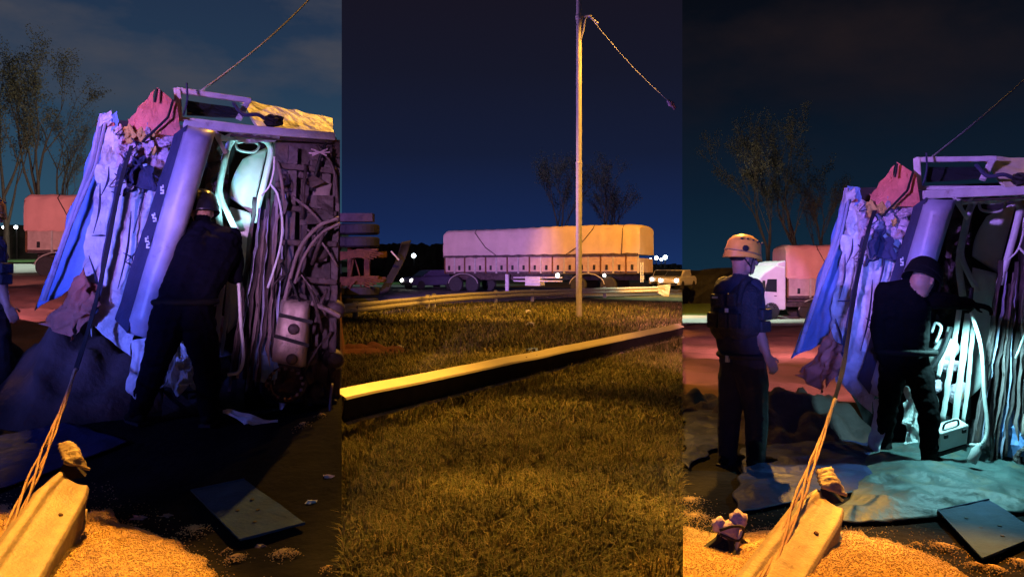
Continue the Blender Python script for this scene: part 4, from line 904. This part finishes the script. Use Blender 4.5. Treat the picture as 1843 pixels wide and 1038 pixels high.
def plate(c4, label, holes):
    q = [G(a, b, .05) for a, b in c4]; o = empty('metal_plate', q[0], 0, label, 'metal plate', 'loose metal plates'); nn = (q[1]-q[0]).cross(q[3]-q[0]).normalized(); nn = nn if nn.z > 0 else -nn
    m = MB(); m.sheet(q, 16, 16, .006, 4, 3.0, -nn*.010); m.build('sheet', plate_m, o, False)
    m = MB()
    for i in (1, 2): pass
    for u, v in holes:
        c = (q[0]*(1-u)+q[1]*u)*(1-v)+(q[3]*(1-u)+q[2]*u)*v; m = MB(); m.lathe(c+nn*.004, nn, [(.011, -.002), (.012, .001), (.008, .002)], 10); m.build('bolt_hole', black_m, o)
    for i in (0, 2, 3):
        a, b = q[i], q[(i+1) % 4]; m = MB(); m.bar(a+nn*.002, b+nn*.002, .008, .008, nn); m.build('edge_lip', plate_m, o)
plate([(344, 882), (440, 862), (549, 940), (432, 970)], 'blue-grey metal plate lying in the mud before the left-hand wreck', [(.35, .55), (.62, .62), (.72, .42), (.4, .8)])
plate([(1688, 918), (1780, 898), (1876, 960), (1768, 1004)], 'blue-grey metal plate lying in the mud at the lower right corner', [(.35, .55), (.62, .62), (.5, .8), (.3, .3)])

def film(name, pts, mat, amp, seed, label, up=.03):
    q = [G(a, b) for a, b in pts]; m = MB()
    def fn(u, v):
        a, b, c, d = q; p = (a*(1-u)+b*u)*(1-v)+(d*(1-u)+c*u)*v
        r = .10*noise.noise(Vector((p.x*3, p.y*3, seed))); e_ = min(u, 1-u, v, 1-v)
        p = p+Vector((r, .5*r, 0)); z = gz(p.x, p.y)+up+amp*(.6+.5*noise.noise(Vector((p.x*2.2, p.y*2.2, seed)))-.9*abs(noise.noise(Vector((p.x*3.1, p.y*3.8, seed+3)))))*min(1, e_*8)-amp*.16*abs(noise.noise(Vector((p.x*8, p.y*9, seed))))
        return (p.x, p.y, z)
    m.grid(fn, 70, 70, th=(0, 0, -.006)); tag(m.build(name, mat, None, True), label, 'plastic sheet', 'plastic sheets on the mud')
film('plastic_sheet', [(1575, 806), (1800, 795), (1900, 925), (1500, 948)], film_m, .09, 2.0, 'pale wet plastic sheet lit by the torch at the rescuer\'s feet')
film('plastic_sheet', [(1330, 812), (1560, 780), (1580, 890), (1330, 930)], filmb_m, .05, 5.0, 'dark blue plastic sheet between the two rescuers at right')
film('plastic_sheet', [(1229.5, 745), (1330, 720), (1330, 800), (1229.5, 850)], filmb_m, .04, 6.0, 'dark blue plastic sheet left of the helmeted rescuer\'s legs')
film('plastic_sheet', [(-60, 800), (110, 770), (230, 800), (-60, 905)], filmb_m, .05, 8.0, 'dark blue plastic sheet behind the left-hand rail end')

def case():
    F_ = FR.W; b = F_(1708, 808, -.35); o = empty('equipment_case', b, 0, 'pale equipment case lying tilted at the black-clad rescuer\'s feet', 'case'); R = Euler((.35, -.22, .2)).to_matrix()
    c = F_(1706, 782, -.30); m = MB(); m.box(c, (.26, .12, .17), R); m.build('case_body', plas_m, o, False, .012)
    m = MB(); m.box(c+R @ Vector((0, 0, -.105)), (.265, .13, .035), R); m.build('case_base', black_m, o, False, .006)
    m = MB(); m.tube(curve([c+R @ Vector((-.07, -.02, .09)), c+R @ Vector((-.05, -.02, .13)), c+R @ Vector((.05, -.02, .13)), c+R @ Vector((.07, -.02, .09))], 5), .008, 6); m.build('handle', black_m, o, True)
    for s in (-1, 1): m = MB(); m.box(c+R @ Vector((s*.08, -.066, .05)), (.03, .012, .03), R); m.build('latch', black_m, o)
case()
def bottle():
    a = FR.W(1762, 800, -.5); b = FR.W(1748, 832, -.55); m = MB(); m.lathe(b, a-b, [(.03, 0), (.034, .01), (.034, .10), (.018, .13), (.018, .15)], 12); tag(m.build('plastic_bottle', plas_m, None, True), 'small pale bottle lying beside the equipment case', 'bottle')
bottle()
def fan_tool():
    b = G(1312, 1010); o = empty('rescue_tripod', b, 0, 'collapsed dark tripod with a pale winch head on the grain', 'tripod')
    h = b+Vector((0, 0, .16)); m = MB(); m.ball(h, (.06, .06, .05), lump=.5); m.ball(h+Vector((-.05, 0, .03)), (.04, .04, .04), lump=.5); m.ball(h+Vector((.05, .02, .05)), (.045, .04, .05), lump=.5); m.build('winch_head', rag_m, o, True)
    for dx, dy, z in ((-.17, -.05, -.10), (.15, .06, -.12), (-.02, -.22, -.16), (.05, .1, -.05)):
        m = MB(); t_ = h+Vector((dx, dy, z)); m.bar(h, t_, .03, .022); m.build('tripod_leg', black_m, o, False, .004)
        m = MB(); m.box(t_, (.07, .05, .02), Matrix.Rotation(dx*4, 3, 'Z')); m.build('foot', black_m, o)
    m = MB(); m.sheet([h+Vector((-.17, -.06, -.12)), h+Vector((-.04, .02, .0)), h+Vector((.02, -.05, -.04)), h+Vector((-.10, -.10, -.14))], 8, 8, .02, 9, 3, (0, 0, -.006)); m.build('cloth_sling', black_m, o)
    m = MB(); m.tube(curve([h+Vector((-.06, -.05, .02)), h+Vector((0, -.08, .05)), h+Vector((.06, -.05, .03)), h+Vector((.03, -.06, -.03)), h+Vector((-.06, -.05, .0))], 6), .008, 6); m.build('ring', black_m, o, True)
    m = MB(); m.tube([h+Vector((.01, -.06, -.1)), h+Vector((.05, -.05, .02))], .010, 7); m.build('ratchet_handle', zinc, o, True)
fan_tool()
def litter(px, py, mat, s, name, label, cat):
    g = G(px, py, .03); m = MB(); m.ball(g+Vector((0, 0, s*.3)), (s, s*.7, s*.45), nu=9, nv=6, lump=1.3); tag(m.build(name, mat), label, cat, 'litter on the grass')
litter(1105, 691, paper_m, .045, 'paper_scrap', 'crumpled white scrap on the near grass at right', 'litter')
litter(957, 633, bluep_m, .10, 'plastic_scrap', 'blue plastic scrap just behind the near guardrail', 'litter')
litter(722, 627, paper_m, .07, 'paper_scrap', 'white scrap on the red soil patch at left', 'litter')
litter(950, 562, paper_m, .12, 'paper_scrap', 'pale scrap below the far guardrail left of the pole', 'litter')
litter(955, 586, paper_m, .14, 'paper_scrap', 'larger pale scrap on the grass left of the pole', 'litter')
g = G(660, 636); m = MB(); red_e = M('orange_earth', (.20, .07, .03), .9, 0, .5, 3, .8, 20)
m.grid(lambda u, v: (g.x+(u-.5)*1.7, g.y+(v-.5)*2.0, gz(g.x+(u-.5)*1.7, g.y+(v-.5)*2)+(-.05+.17*max(0, 1-((u*2-1)**2+(v*2-1)**2))**.7*(1+.9*noise.noise(Vector((u*6, v*6, 1)))))), 30, 24)
tag(m.build('earth_patch', red_e, None, True), 'patch of bare orange earth on the grass at the left', 'earth', kind='stuff')
rg = random.Random(4)
for i in range(6):
    s = .03+.02*rg.random(); px, py, l = ((560, 905, 'small pale shard right of the left-hand metal plate'), (470, 985, 'tiny pale shard below the left-hand metal plate'), (590, 860, 'pale shard at the right of the left-hand mud'), (1660, 1010, 'dark pebble shard beside the right-hand grain'), (300, 930, 'pale shard at the upper edge of the left grain'), (250, 935, 'brown clod at the upper edge of the left grain'))[i]
    g = G(px, py); m = MB(); m.ball(g+Vector((0, 0, s*.3)), (s, s*.6, s*.35), nu=8, nv=5, lump=1.2); tag(m.build('debris_shard', (plas_m, hose_m, rag_m)[i % 3]), l, 'debris', 'debris in the mud')
# ---------------------------------------------------------------- people
def cone_mesh(m, p0, r0, p1, r1, n=12):
    p0, p1 = Vector(p0), Vector(p1); d = p1-p0; L = max(d.length, 1e-5); ax = d/L if L > 1e-4 else Vector((0, 0, 1)); pr = []
    for k in range(1, 5): a = math.pi/2*(1-k/4); pr.append((r0*math.cos(a), -r0*math.sin(a)))
    for k in range(0, 4): a = math.pi/2*k/4; pr.append((r1*math.cos(a), L+r1*math.sin(a)))
    pr = [(max(r0*.12, .001), -r0*.99)]+pr+[(max(r1*.12, .001), L+r1*.99)]
    m.lathe(p0, ax, pr, n)
def fused(name, caps, mats, parent, voxel=.008, smooth=5, balls=(), wrinkle=0.0):
    m = MB()
    for c in caps: cone_mesh(m, c[0], c[1], c[2], c[3])
    for c, r, R, k in balls: m.ball(c, r, R, 18, 12)
    o = m.build(name+'_tmp', mats[0]); r = o.modifiers.new('r', 'REMESH'); r.mode = 'VOXEL'; r.voxel_size = voxel
    s = o.modifiers.new('s', 'SMOOTH'); s.iterations = smooth; s.factor = .5
    dg = bpy.context.evaluated_depsgraph_get(); me = bpy.data.meshes.new_from_object(o.evaluated_get(dg)); bpy.data.objects.remove(o)
    me.name = name; nv = len(me.vertices); co = np.empty(nv*3, np.float32); me.vertices.foreach_get('co', co); co = co.reshape(-1, 3)
    A = np.array([tuple(c[0]) for c in caps]); B = np.array([tuple(c[2]) for c in caps]); ra = np.array([c[1] for c in caps]); rb = np.array([c[3] for c in caps]); mi = np.array([c[4] for c in caps])
    np_ = len(me.polygons); fc = np.empty(np_*3, np.float32); me.polygons.foreach_get('center', fc); fc = fc.reshape(-1, 3)
    AB = B-A; L2 = np.maximum((AB**2).sum(1), 1e-8); best = np.full(np_, 9e9); idx = np.zeros(np_, np.int32)
    for i in range(len(caps)):
        t = np.clip(((fc-A[i])@AB[i])/L2[i], 0, 1); d = np.linalg.norm(fc-(A[i]+t[:, None]*AB[i]), axis=1)-(ra[i]*(1-t)+rb[i]*t); k = d < best; best[k] = d[k]; idx[k] = mi[i]
    for c, r, R, k_ in balls:
        rr = max(r) if isinstance(r, tuple) else r; iv = (R.inverted() if R else Matrix.Identity(3)); q = (fc-np.array(tuple(c)))@np.array(iv).T
        rv = np.array(r if isinstance(r, tuple) else (r, r, r)); d = (np.linalg.norm(q/rv, axis=1)-1)*rv.min(); k = d < best; best[k] = d[k]; idx[k] = k_
    me.materials.clear()
    for mm in mats: me.materials.append(mm)
    if wrinkle:
        nr = np.empty(nv*3, np.float32); me.vertices.foreach_get('normal', nr); nr = nr.reshape(-1, 3)
        dsp = np.array([noise.noise(Vector((a*9, b*9, c*15)))+.5*noise.noise(Vector((a*20, b*20, c*30))) for a, b, c in co])*wrinkle
        vm = np.ones(nv, bool); sk = idx == 0; pv = np.empty(len(me.loops), np.int32); me.loops.foreach_get('vertex_index', pv)
        ls = np.empty(np_, np.int32); lt = np.empty(np_, np.int32); me.polygons.foreach_get('loop_start', ls); me.polygons.foreach_get('loop_total', lt)
        fi = np.repeat(np.arange(np_), lt); vm[pv[sk[fi]]] = False; co = co+nr*(dsp*vm)[:, None]
    im = np.array(wm(parent).inverted()); co = co@im[:3, :3].T+im[:3, 3]; me.vertices.foreach_set('co', co.astype(np.float32).ravel())
    me.polygons.foreach_set('material_index', idx); me.polygons.foreach_set('use_smooth', np.ones(np_, bool)); me.update()
    b = bpy.data.objects.new(name, me); C.objects.link(b); b.parent = parent; return b
def hand(wrist, direc, palm_n, mat, curl=.5, side=1):
    d = Vector(direc).normalized(); n = Vector(palm_n); n = (n-d*n.dot(d)).normalized(); s = d.cross(n).normalized()*side; c = []; w = Vector(wrist)
    for k, off in enumerate((-.03, -.01, .01, .03)):
        kn = w+d*.085+s*off; c.append((w+s*off*.6+d*.01, .017, kn, .012, mat)); L = (.066, .078, .073, .056)[k]
        a = kn+(d*math.cos(curl*.7)+n*math.sin(curl*.7))*L*.5; b = a+(d*math.cos(curl*1.7)+n*math.sin(curl*1.7))*L*.33; e_ = b+(d*math.cos(curl*2.4)+n*math.sin(curl*2.4))*L*.25
        c += [(kn, .0105, a, .0095, mat), (a, .0095, b, .0088, mat), (b, .0088, e_, .0078, mat)]
    t0 = w-s*.022+d*.025; t1 = t0+(d*.55-s*.75+n*.3).normalized()*.045; t2 = t1+(d*.85-s*.25+n*.35).normalized()*.032
    c += [(t0, .014, t1, .011, mat), (t1, .011, t2, .009, mat)]; return c
def hardhat(parent, c, R, mat, name='helmet', s=1.0, vents=True):
    m = MB(); c = Vector(c)
    prof = [(0.0, .128), (.045, .122), (.085, .098), (.112, .055), (.121, .0), (.123, -.035), (.128, -.055), (.122, -.055), (.112, -.03), (.10, .05)]
    vs, fs, n = [], [], 26
    for r, h in prof:
        for k in range(n):
            a = 2*math.pi*k/n; x, y = math.cos(a)*r*1.2, math.sin(a)*r*.98; drop = -.028*max(0, -math.cos(a))*(1 if h < .03 else 0); br = .012*max(0, math.cos(a)) if -.06 < h < -.03 else 0
            vs.append(c+R @ Vector((x+br, y, h+drop))*s)
    fs = [(i*n+k, i*n+(k+1) % n, (i+1)*n+(k+1) % n, (i+1)*n+k) for i in range(len(prof)-1) for k in range(n)]
    m.add(vs, fs); h = m.build(name, mat, parent, True)
    if vents:
        for y in (-1, 1):
            for k in range(5):
                a = .55+k*.42; q = Vector((math.cos(a)*.118, y*.085, .062+.022*math.sin(a))); m = MB(); m.ball(c+R @ q*s, (.013, .014, .009), R, 8, 6); m.build('vent', black_m, h)
            m = MB(); m.lathe(c+R @ Vector((-.045, y*.112, .005))*s, R @ Vector((0, y, 0)), [(.024, 0), (.024, .012), (.016, .016)], 12); m.build('ear_boss', black_m, h)
        m = MB()
        for k in range(1): m.tube([c+R @ Vector((math.cos(a)*.124*1.2*.98, math.sin(a)*.124, -.018))*s for a in np.linspace(0, 6.28, 30)], .006, 5)
        m.build('rim_band', M('helmet_band', (.35, .22, .08), .5), h)
    return h
def boots(parent, feet):
    for a, d in feet:
        a = Vector(a); d = Vector(d).normalized(); caps = [(a+Vector((0, 0, .20)), .062, a+Vector((0, 0, .07)), .055, 0), (a+Vector((0, 0, .055))-d*.03, .05, a+d*.13+Vector((0, 0, .045)), .043, 0), (a+d*.06+Vector((0, 0, .04)), .045, a+d*.18+Vector((0, 0, .035)), .035, 0)]
        b = fused('boot', caps, [boot_m], parent, .01, 4); s = Vector((-d.y, d.x, 0)); m = MB()
        m.prism([a-d*.085+s*.045, a+d*.12+s*.05, a+d*.215+s*.02, a+d*.215-s*.02, a+d*.12-s*.05, a-d*.085-s*.045], (0, 0, .022)); m.build('sole', black_m, b)

def helmet_man():
    q = lambda px, py, d=6.0: P(px, py, d); base = q(1334, 846); base.z = gz(base.x, base.y)
    o = empty('person', base, 0, 'person in pale yellow helmet, dark vest and T-shirt standing beside the right-hand wreck', 'person', 'rescuers at the scene')
    fw = Vector((.80, .60, 0)); rt = Vector((fw.y, -fw.x, 0))                 # faces right and away; the right side is nearer
    sc_ = 6.0/F; z = lambda py: EYE-(py-HY)*sc_
    pel = q(1337, 662); che = q(1327, 552); nk = q(1330, 502); hd = q(1339, 463)
    shL = q(1303, 518)-rt*.0; shR = q(1357, 518, 5.93)
    caps = []
    A = lambda a, ra, b, rb, k: caps.append((a, ra, b, rb, k))
    for s in (-1, 1):
        A(che+rt*s*.075, .135, pel+rt*s*.06+Vector((0, 0, .02)), .125, 1)
        A(che+rt*s*.08+Vector((0, 0, .10)), .10, che+rt*s*.07, .135, 1)
    A(nk-Vector((0, 0, .03)), .085, shL, .066, 1); A(nk-Vector((0, 0, .03)), .085, shR, .066, 1)
    A(nk-Vector((0, 0, .03)), .062, nk+Vector((.02, .01, .06)), .056, 0)
    # arms: sleeves then bare forearms
    eL = q(1292, 592, 6.2); wL = q(1318, 640, 6.32); A(shL, .072, shL.lerp(eL, .62), .062, 1); A(shL.lerp(eL, .55), .048, eL, .043, 0); A(eL, .043, wL, .03, 0); caps.extend(hand(wL, fw+Vector((0, 0, -.6)), -rt, 0, .5))
    eR = q(1365, 594, 5.86); wR = q(1381, 640, 5.80); A(shR, .075, shR.lerp(eR, .66), .066, 1); A(shR.lerp(eR, .55), .050, eR, .045, 0); A(eR, .046, eR.lerp(wR, .4), .042, 0); A(eR.lerp(wR, .4), .042, wR, .029, 0); caps.extend(hand(wR, (wR-eR).normalized()+fw*.25, -rt*.6+fw*.3, 0, .55, -1))
    # trousers
    for s, kx, ax_ in ((-1, 1312, 1309), (1, 1362, 1360)):
        hp = pel+rt*s*.085; kn = q(kx, 752, 6.04-.06*s); an = q(ax_, 826, 6.04-.05*s); A(pel+rt*s*.05, .135, hp+Vector((0, 0, -.10)), .122, 2); A(hp+Vector((0, 0, -.08)), .122, kn, .088, 2); A(kn, .088, kn.lerp(an, .45), .082, 2); A(kn.lerp(an, .45), .082, an, .074, 2)
    hf = Vector((.97, .20, -.10)).normalized(); hs = Vector((hf.y, -hf.x, 0)).normalized(); R = Matrix((hf, Vector((0, 0, 1)).cross(hf).normalized(), hf.cross(Vector((0, 0, 1)).cross(hf).normalized()))).transposed()
    B = []
    B.append((hd+R @ Vector((-.012, 0, .012)), (.098, .076, .105), R, 0)); B.append((hd+R @ Vector((.035, 0, -.065)), (.062, .056, .062), R, 0))
    A(hd+R @ Vector((.078, 0, .0)), .012, hd+R @ Vector((.112, 0, -.034)), .016, 0)                     # nose
    A(hd+R @ Vector((.084, -.018, -.068)), .010, hd+R @ Vector((.084, .018, -.068)), .010, 0); A(hd+R @ Vector((.084, -.016, -.082)), .010, hd+R @ Vector((.084, .016, -.082)), .010, 0)
    A(hd+R @ Vector((.072, -.01, -.108)), .018, hd+R @ Vector((.072, .01, -.108)), .018, 0); A(hd+R @ Vector((.08, -.04, .012)), .012, hd+R @ Vector((.08, .04, .012)), .012, 0)
    for s in (-1, 1): A(hd+R @ Vector((-.01, s*.078, .015)), .014, hd+R @ Vector((-.004, s*.08, -.03)), .010, 0)
    A(hd+R @ Vector((-.03, 0, -.05)), .06, nk+Vector((.015, .01, .03)), .056, 0)
    fused('body', caps, [skin_m, tee_m, trou_m], o, .0075, 4, B, .006)
    for s in (-1, 1):
        m = MB(); m.ball(hd+R @ Vector((.083, s*.030, -.006)), (.008, .014, .008), R, 10, 7); m.build('eye', black_m, o, True)
    m = MB(); m.ball(hd+R @ Vector((-.03, 0, .03)), (.092, .082, .10), R, 16, 10); m.build('hair', black_m, o, True)
    hh = hardhat(o, hd+R @ Vector((-.012, 0, .052))+Vector((0, 0, .0)), R @ Matrix.Rotation(.10, 3, 'Y'), helm_m, s=.98)
    m = MB()
    for s in (-1, 1):
        m.tube(curve([hd+R @ Vector((.03, s*.098, .0)), hd+R @ Vector((.03, s*.074, -.06)), hd+R @ Vector((.055, s*.02, -.13))], 5), .006, 5); m.tube(curve([hd+R @ Vector((-.06, s*.09, .0)), hd+R @ Vector((.0, s*.082, -.05)), hd+R @ Vector((.03, s*.072, -.075))], 5), .006, 5)
    m.build('chin_strap', black_m, hh)
    # load vest
    vc = [(che+rt*s*.085+Vector((0, 0, .07)), .128, che+rt*s*.08+Vector((0, 0, -.14)), .152, 0) for s in (-1, 1)]
    v = fused('vest', vc, [vest_m], o, .012, 4)
    for s in (-1, 1):
        m = MB(); m.tube(curve([che+rt*s*.11-fw*.14+Vector((0, 0, .03)), che+rt*s*.115-fw*.07+Vector((0, 0, .19)), che+rt*s*.11+fw*.05+Vector((0, 0, .19)), che+rt*s*.11+fw*.15+Vector((0, 0, .03))], 6), .026, 8); m.build('shoulder_strap', vest_m, v, True)
    Rv = Matrix((rt, fw, Vector((0, 0, 1)))).transposed()
    for x, zz, w_, h_ in ((-.10, -.10, .09, .12), (.0, -.10, .08, .12), (.10, -.10, .09, .12), (-.05, .05, .12, .1), (.08, .06, .08, .1)):
        m = MB(); m.box(che+rt*x-fw*.165+Vector((0, 0, zz)), (w_, .05, h_), Rv); m.build('pouch', vest_m, v, False, .012)
    for x, zz in ((.235, -.05), (.225, -.14)):
        m = MB(); m.box(che+rt*x+fw*.02+Vector((0, 0, zz)), (.05, .12, .085), Rv); m.build('pouch', vest_m, v, False, .012)
    m = MB(); m.box(che+rt*-.06-fw*.195+Vector((0, 0, .075)), (.05, .006, .016), Rv); m.box(che+rt*.05-fw*.195+Vector((0, 0, -.02)), (.03, .006, .03), Rv); m.build('reflective_patch', plas_m, v)
    m = MB(); ring = [pel+Vector((0, 0, .10))+rt*math.cos(a)*.20+fw*math.sin(a)*.145 for a in np.linspace(0, 6.28, 26)]; m.tube(ring, .022, 8); m.build('belt', black_m, o, True)
    m = MB(); m.box(pel+Vector((0, 0, .08))-fw*.16-rt*.02, (.03, .02, .05), Rv); m.build('belt_clip', zinc, o)
    boots(o, [(Vector((q(1309, 0, 6.08).x, 6.08, gz(q(1309, 0, 6.08).x, 6.08)-.005)), fw), (Vector((q(1360, 0, 5.96).x, 5.96, gz(q(1360, 0, 5.96).x, 5.96)-.005)), fw+rt*.3)])
    return o
hm = helmet_man()
h2 = copy_tree(hm); t = P(-30, 740, 6.3); h2.location = (t.x, t.y, gz(t.x, t.y)); h2.rotation_euler = (0, 0, .72)
h2['label'] = 'person in pale yellow helmet cut off by the far left edge'

def dark_man(name, fr, J, label, cloth, fd, sl, radio=True):
    w = lambda k: fr.W(*J[k]); g = lambda p: gz(p.x, p.y)
    aL, aR = w('aL'), w('aR'); base = (aL+aR)/2; base.z = g(base); o = empty('person', base, 0, label, 'person', 'rescuers at the scene'); rt = Vector((math.cos(fr.a), -math.sin(fr.a), 0))
    caps = []; A = lambda a, ra, b, rb, k: caps.append((a, ra, b, rb, k)); pel, che, nk, hd = w('pel'), w('che'), w('nk'), w('hd'); fw = Vector(fd).normalized()
    up = (che-pel).normalized()
    for s in (-1, 1):
        A(che+rt*s*.085, .142*sl, pel+rt*s*.06, .118*sl, 1); A(che+rt*s*.085+up*.09, .115*sl, che+rt*s*.08, .142*sl, 1)
    A(nk-up*.03, .10, w('sL'), .082, 1); A(nk-up*.03, .10, w('sR'), .082, 1); A(nk, .068, hd, .06, 1)
    for S, sd in (('L', -1), ('R', 1)):
        s_, e_, h_ = w('s'+S), w('e'+S), w('h'+S); A(s_, .084, e_, .062, 1); A(e_, .062, h_, .045, 1); dr = (h_-e_).normalized(); caps.extend(hand(h_+dr*.015, dr, fw*.5+Vector((0, 0, -.7)), 2, .6, sd))
        hp, kn, an = w('p'+S), w('k'+S), w('a'+S); an = Vector((an.x, an.y, g(an)+.10)); A(pel+rt*sd*.06, .13*sl, hp, .122*sl, 1); A(hp, .122*sl, kn, .09*sl, 1); A(kn, .09*sl, kn.lerp(an, .4), .085*sl, 1); A(kn.lerp(an, .4), .085*sl, an, .068*sl, 1)
    R = Matrix((fw, Vector((0, 0, 1)).cross(fw).normalized(), fw.cross(Vector((0, 0, 1)).cross(fw).normalized()))).transposed()
    B = [(hd, (.098, .078, .112), R, 0), (hd+R @ Vector((.03, 0, -.07)), (.062, .056, .06), R, 0)]
    A(hd+R @ Vector((.08, 0, -.01)), .012, hd+R @ Vector((.112, 0, -.04)), .016, 0); A(hd+R @ Vector((.07, -.01, -.108)), .018, hd+R @ Vector((.07, .01, -.108)), .018, 0)
    for s in (-1, 1): A(hd+R @ Vector((-.01, s*.078, .01)), .014, hd+R @ Vector((-.004, s*.08, -.03)), .010, 0)
    A(hd+R @ Vector((.085, -.016, -.075)), .010, hd+R @ Vector((.085, .016, -.075)), .010, 0)
    fused('body', caps, [skin_m, cloth, boot_m], o, .0085, 4, B, .012)
    for s in (-1, 1):
        m = MB(); m.ball(hd+R @ Vector((.083, s*.030, .0)), (.008, .014, .008), R, 10, 7); m.build('eye', black_m, o, True)
    hh = hardhat(o, hd+R @ Vector((-.01, 0, .045)), R, blackg if radio else boot_m, s=1.06, vents=False)
    m = MB(); m.tube([hd+R @ Vector((math.cos(a)*.155, math.sin(a)*.128, .03)) for a in np.linspace(0, 6.28, 24)], .007, 5); m.build('helmet_strap', boot_m, hh)
    m = MB(); m.box(hd+R @ Vector((.165, 0, .06)), (.04, .06, .035), R); m.build('head_lamp', black_m, hh, False, .008)
    m = MB(); q = pel+up*.06; m.tube([q+rt*math.cos(a)*.215+fw.cross(rt).cross(rt)*0+Vector((-rt.y, rt.x, 0))*math.sin(a)*.155 for a in np.linspace(0, 6.28, 24)], .024, 8); m.build('belt', boot_m, o, True)
    if False:
        m = MB(); m.box(che+rt*.19-fr.n*.10-up*.18, (.06, .05, .13), Matrix.Rotation(fr.rz, 3, 'Z')); m.build('radio_pouch', vest_m, o, False, .01)
        m = MB(); m.box(che-fr.n*.152-up*.02, (.13, .008, .014), Matrix.Rotation(fr.rz, 3, 'Z')); m.build('back_stripe', M('dull_reflective_tape', (.10, .10, .13), .5), o)
    boots(o, [(Vector((a_.x, a_.y, g(a_)-.005)), d_) for a_, d_ in ((aL, fr.n-rt*.5), (aR, fr.n+rt*.45))])
    return o
dark_man('person', FL, dict(pel=(328, 556, -.32), che=(372, 456, -.16), nk=(366, 412, -.04), hd=(363, 382, .06), sL=(338, 424, -.08), sR=(416, 428, -.10), eL=(322, 498, .05), hL=(350, 520, .3), eR=(424, 498, -.05), hR=(402, 470, .25),
         pL=(302, 584, -.28), pR=(356, 584, -.28), kL=(280, 655, -.12), kR=(372, 660, -.2), aL=(250, 722, 0), aR=(376, 735, -.2)), 'person in dark blue overalls and helmet leaning into the left-hand wreck', coat_m, FL.n+Vector((-.2, 0, -.35)), 1.10)
dark_man('person', FR, dict(pel=(1628, 645, -.30), che=(1622, 552, -.40), nk=(1636, 518, -.42), hd=(1660, 505, -.44), sL=(1594, 526, -.46), sR=(1655, 536, -.34), eL=(1580, 592, -.44), hL=(1592, 650, -.36), eR=(1704, 542, -.40), hR=(1744, 547, -.42),
         pL=(1607, 666, -.28), pR=(1652, 668, -.34), kL=(1598, 730, -.18), kR=(1672, 742, -.44), aL=(1592, 785, .1), aR=(1672, 828, -.42)), 'person in black overalls reaching a torch into the right-hand wreck', coatk_m, Vector((.75, .55, -.75)), .86, False)

# torches held into the cabs
def torch(a, b, label):
    a, b = Vector(a), Vector(b); d = (b-a).normalized(); o = empty('hand_torch', a, 0, label, 'torch', 'torches of the rescuers')
    m = MB(); m.lathe(a-d*.13, d, [(.014, 0), (.016, .01), (.016, .10), (.026, .125), (.028, .14)], 14); m.build('barrel', black_m, o, True)
    m = MB(); m.lathe(a+d*.011, d, [(.025, 0), (.025, .003)], 14); m.build('lens', torch_e, o)
    return a+d*.05, d
p, d = torch(FR.W(1746, 548, -.30), FR.W(1730, 730, -.25), 'lit hand torch in the reaching hand of the black-clad rescuer')
spot('torch_light', p, p+d, 120, TOR, 150, .6, .02)
p, d = torch(FL.W(412, 432, .05), FL.W(452, 300, .8), 'lit hand torch hidden before the left-hand rescuer\'s chest')
spot('torch_light', p, p+d, 55, TOR, 66, .7, .02)
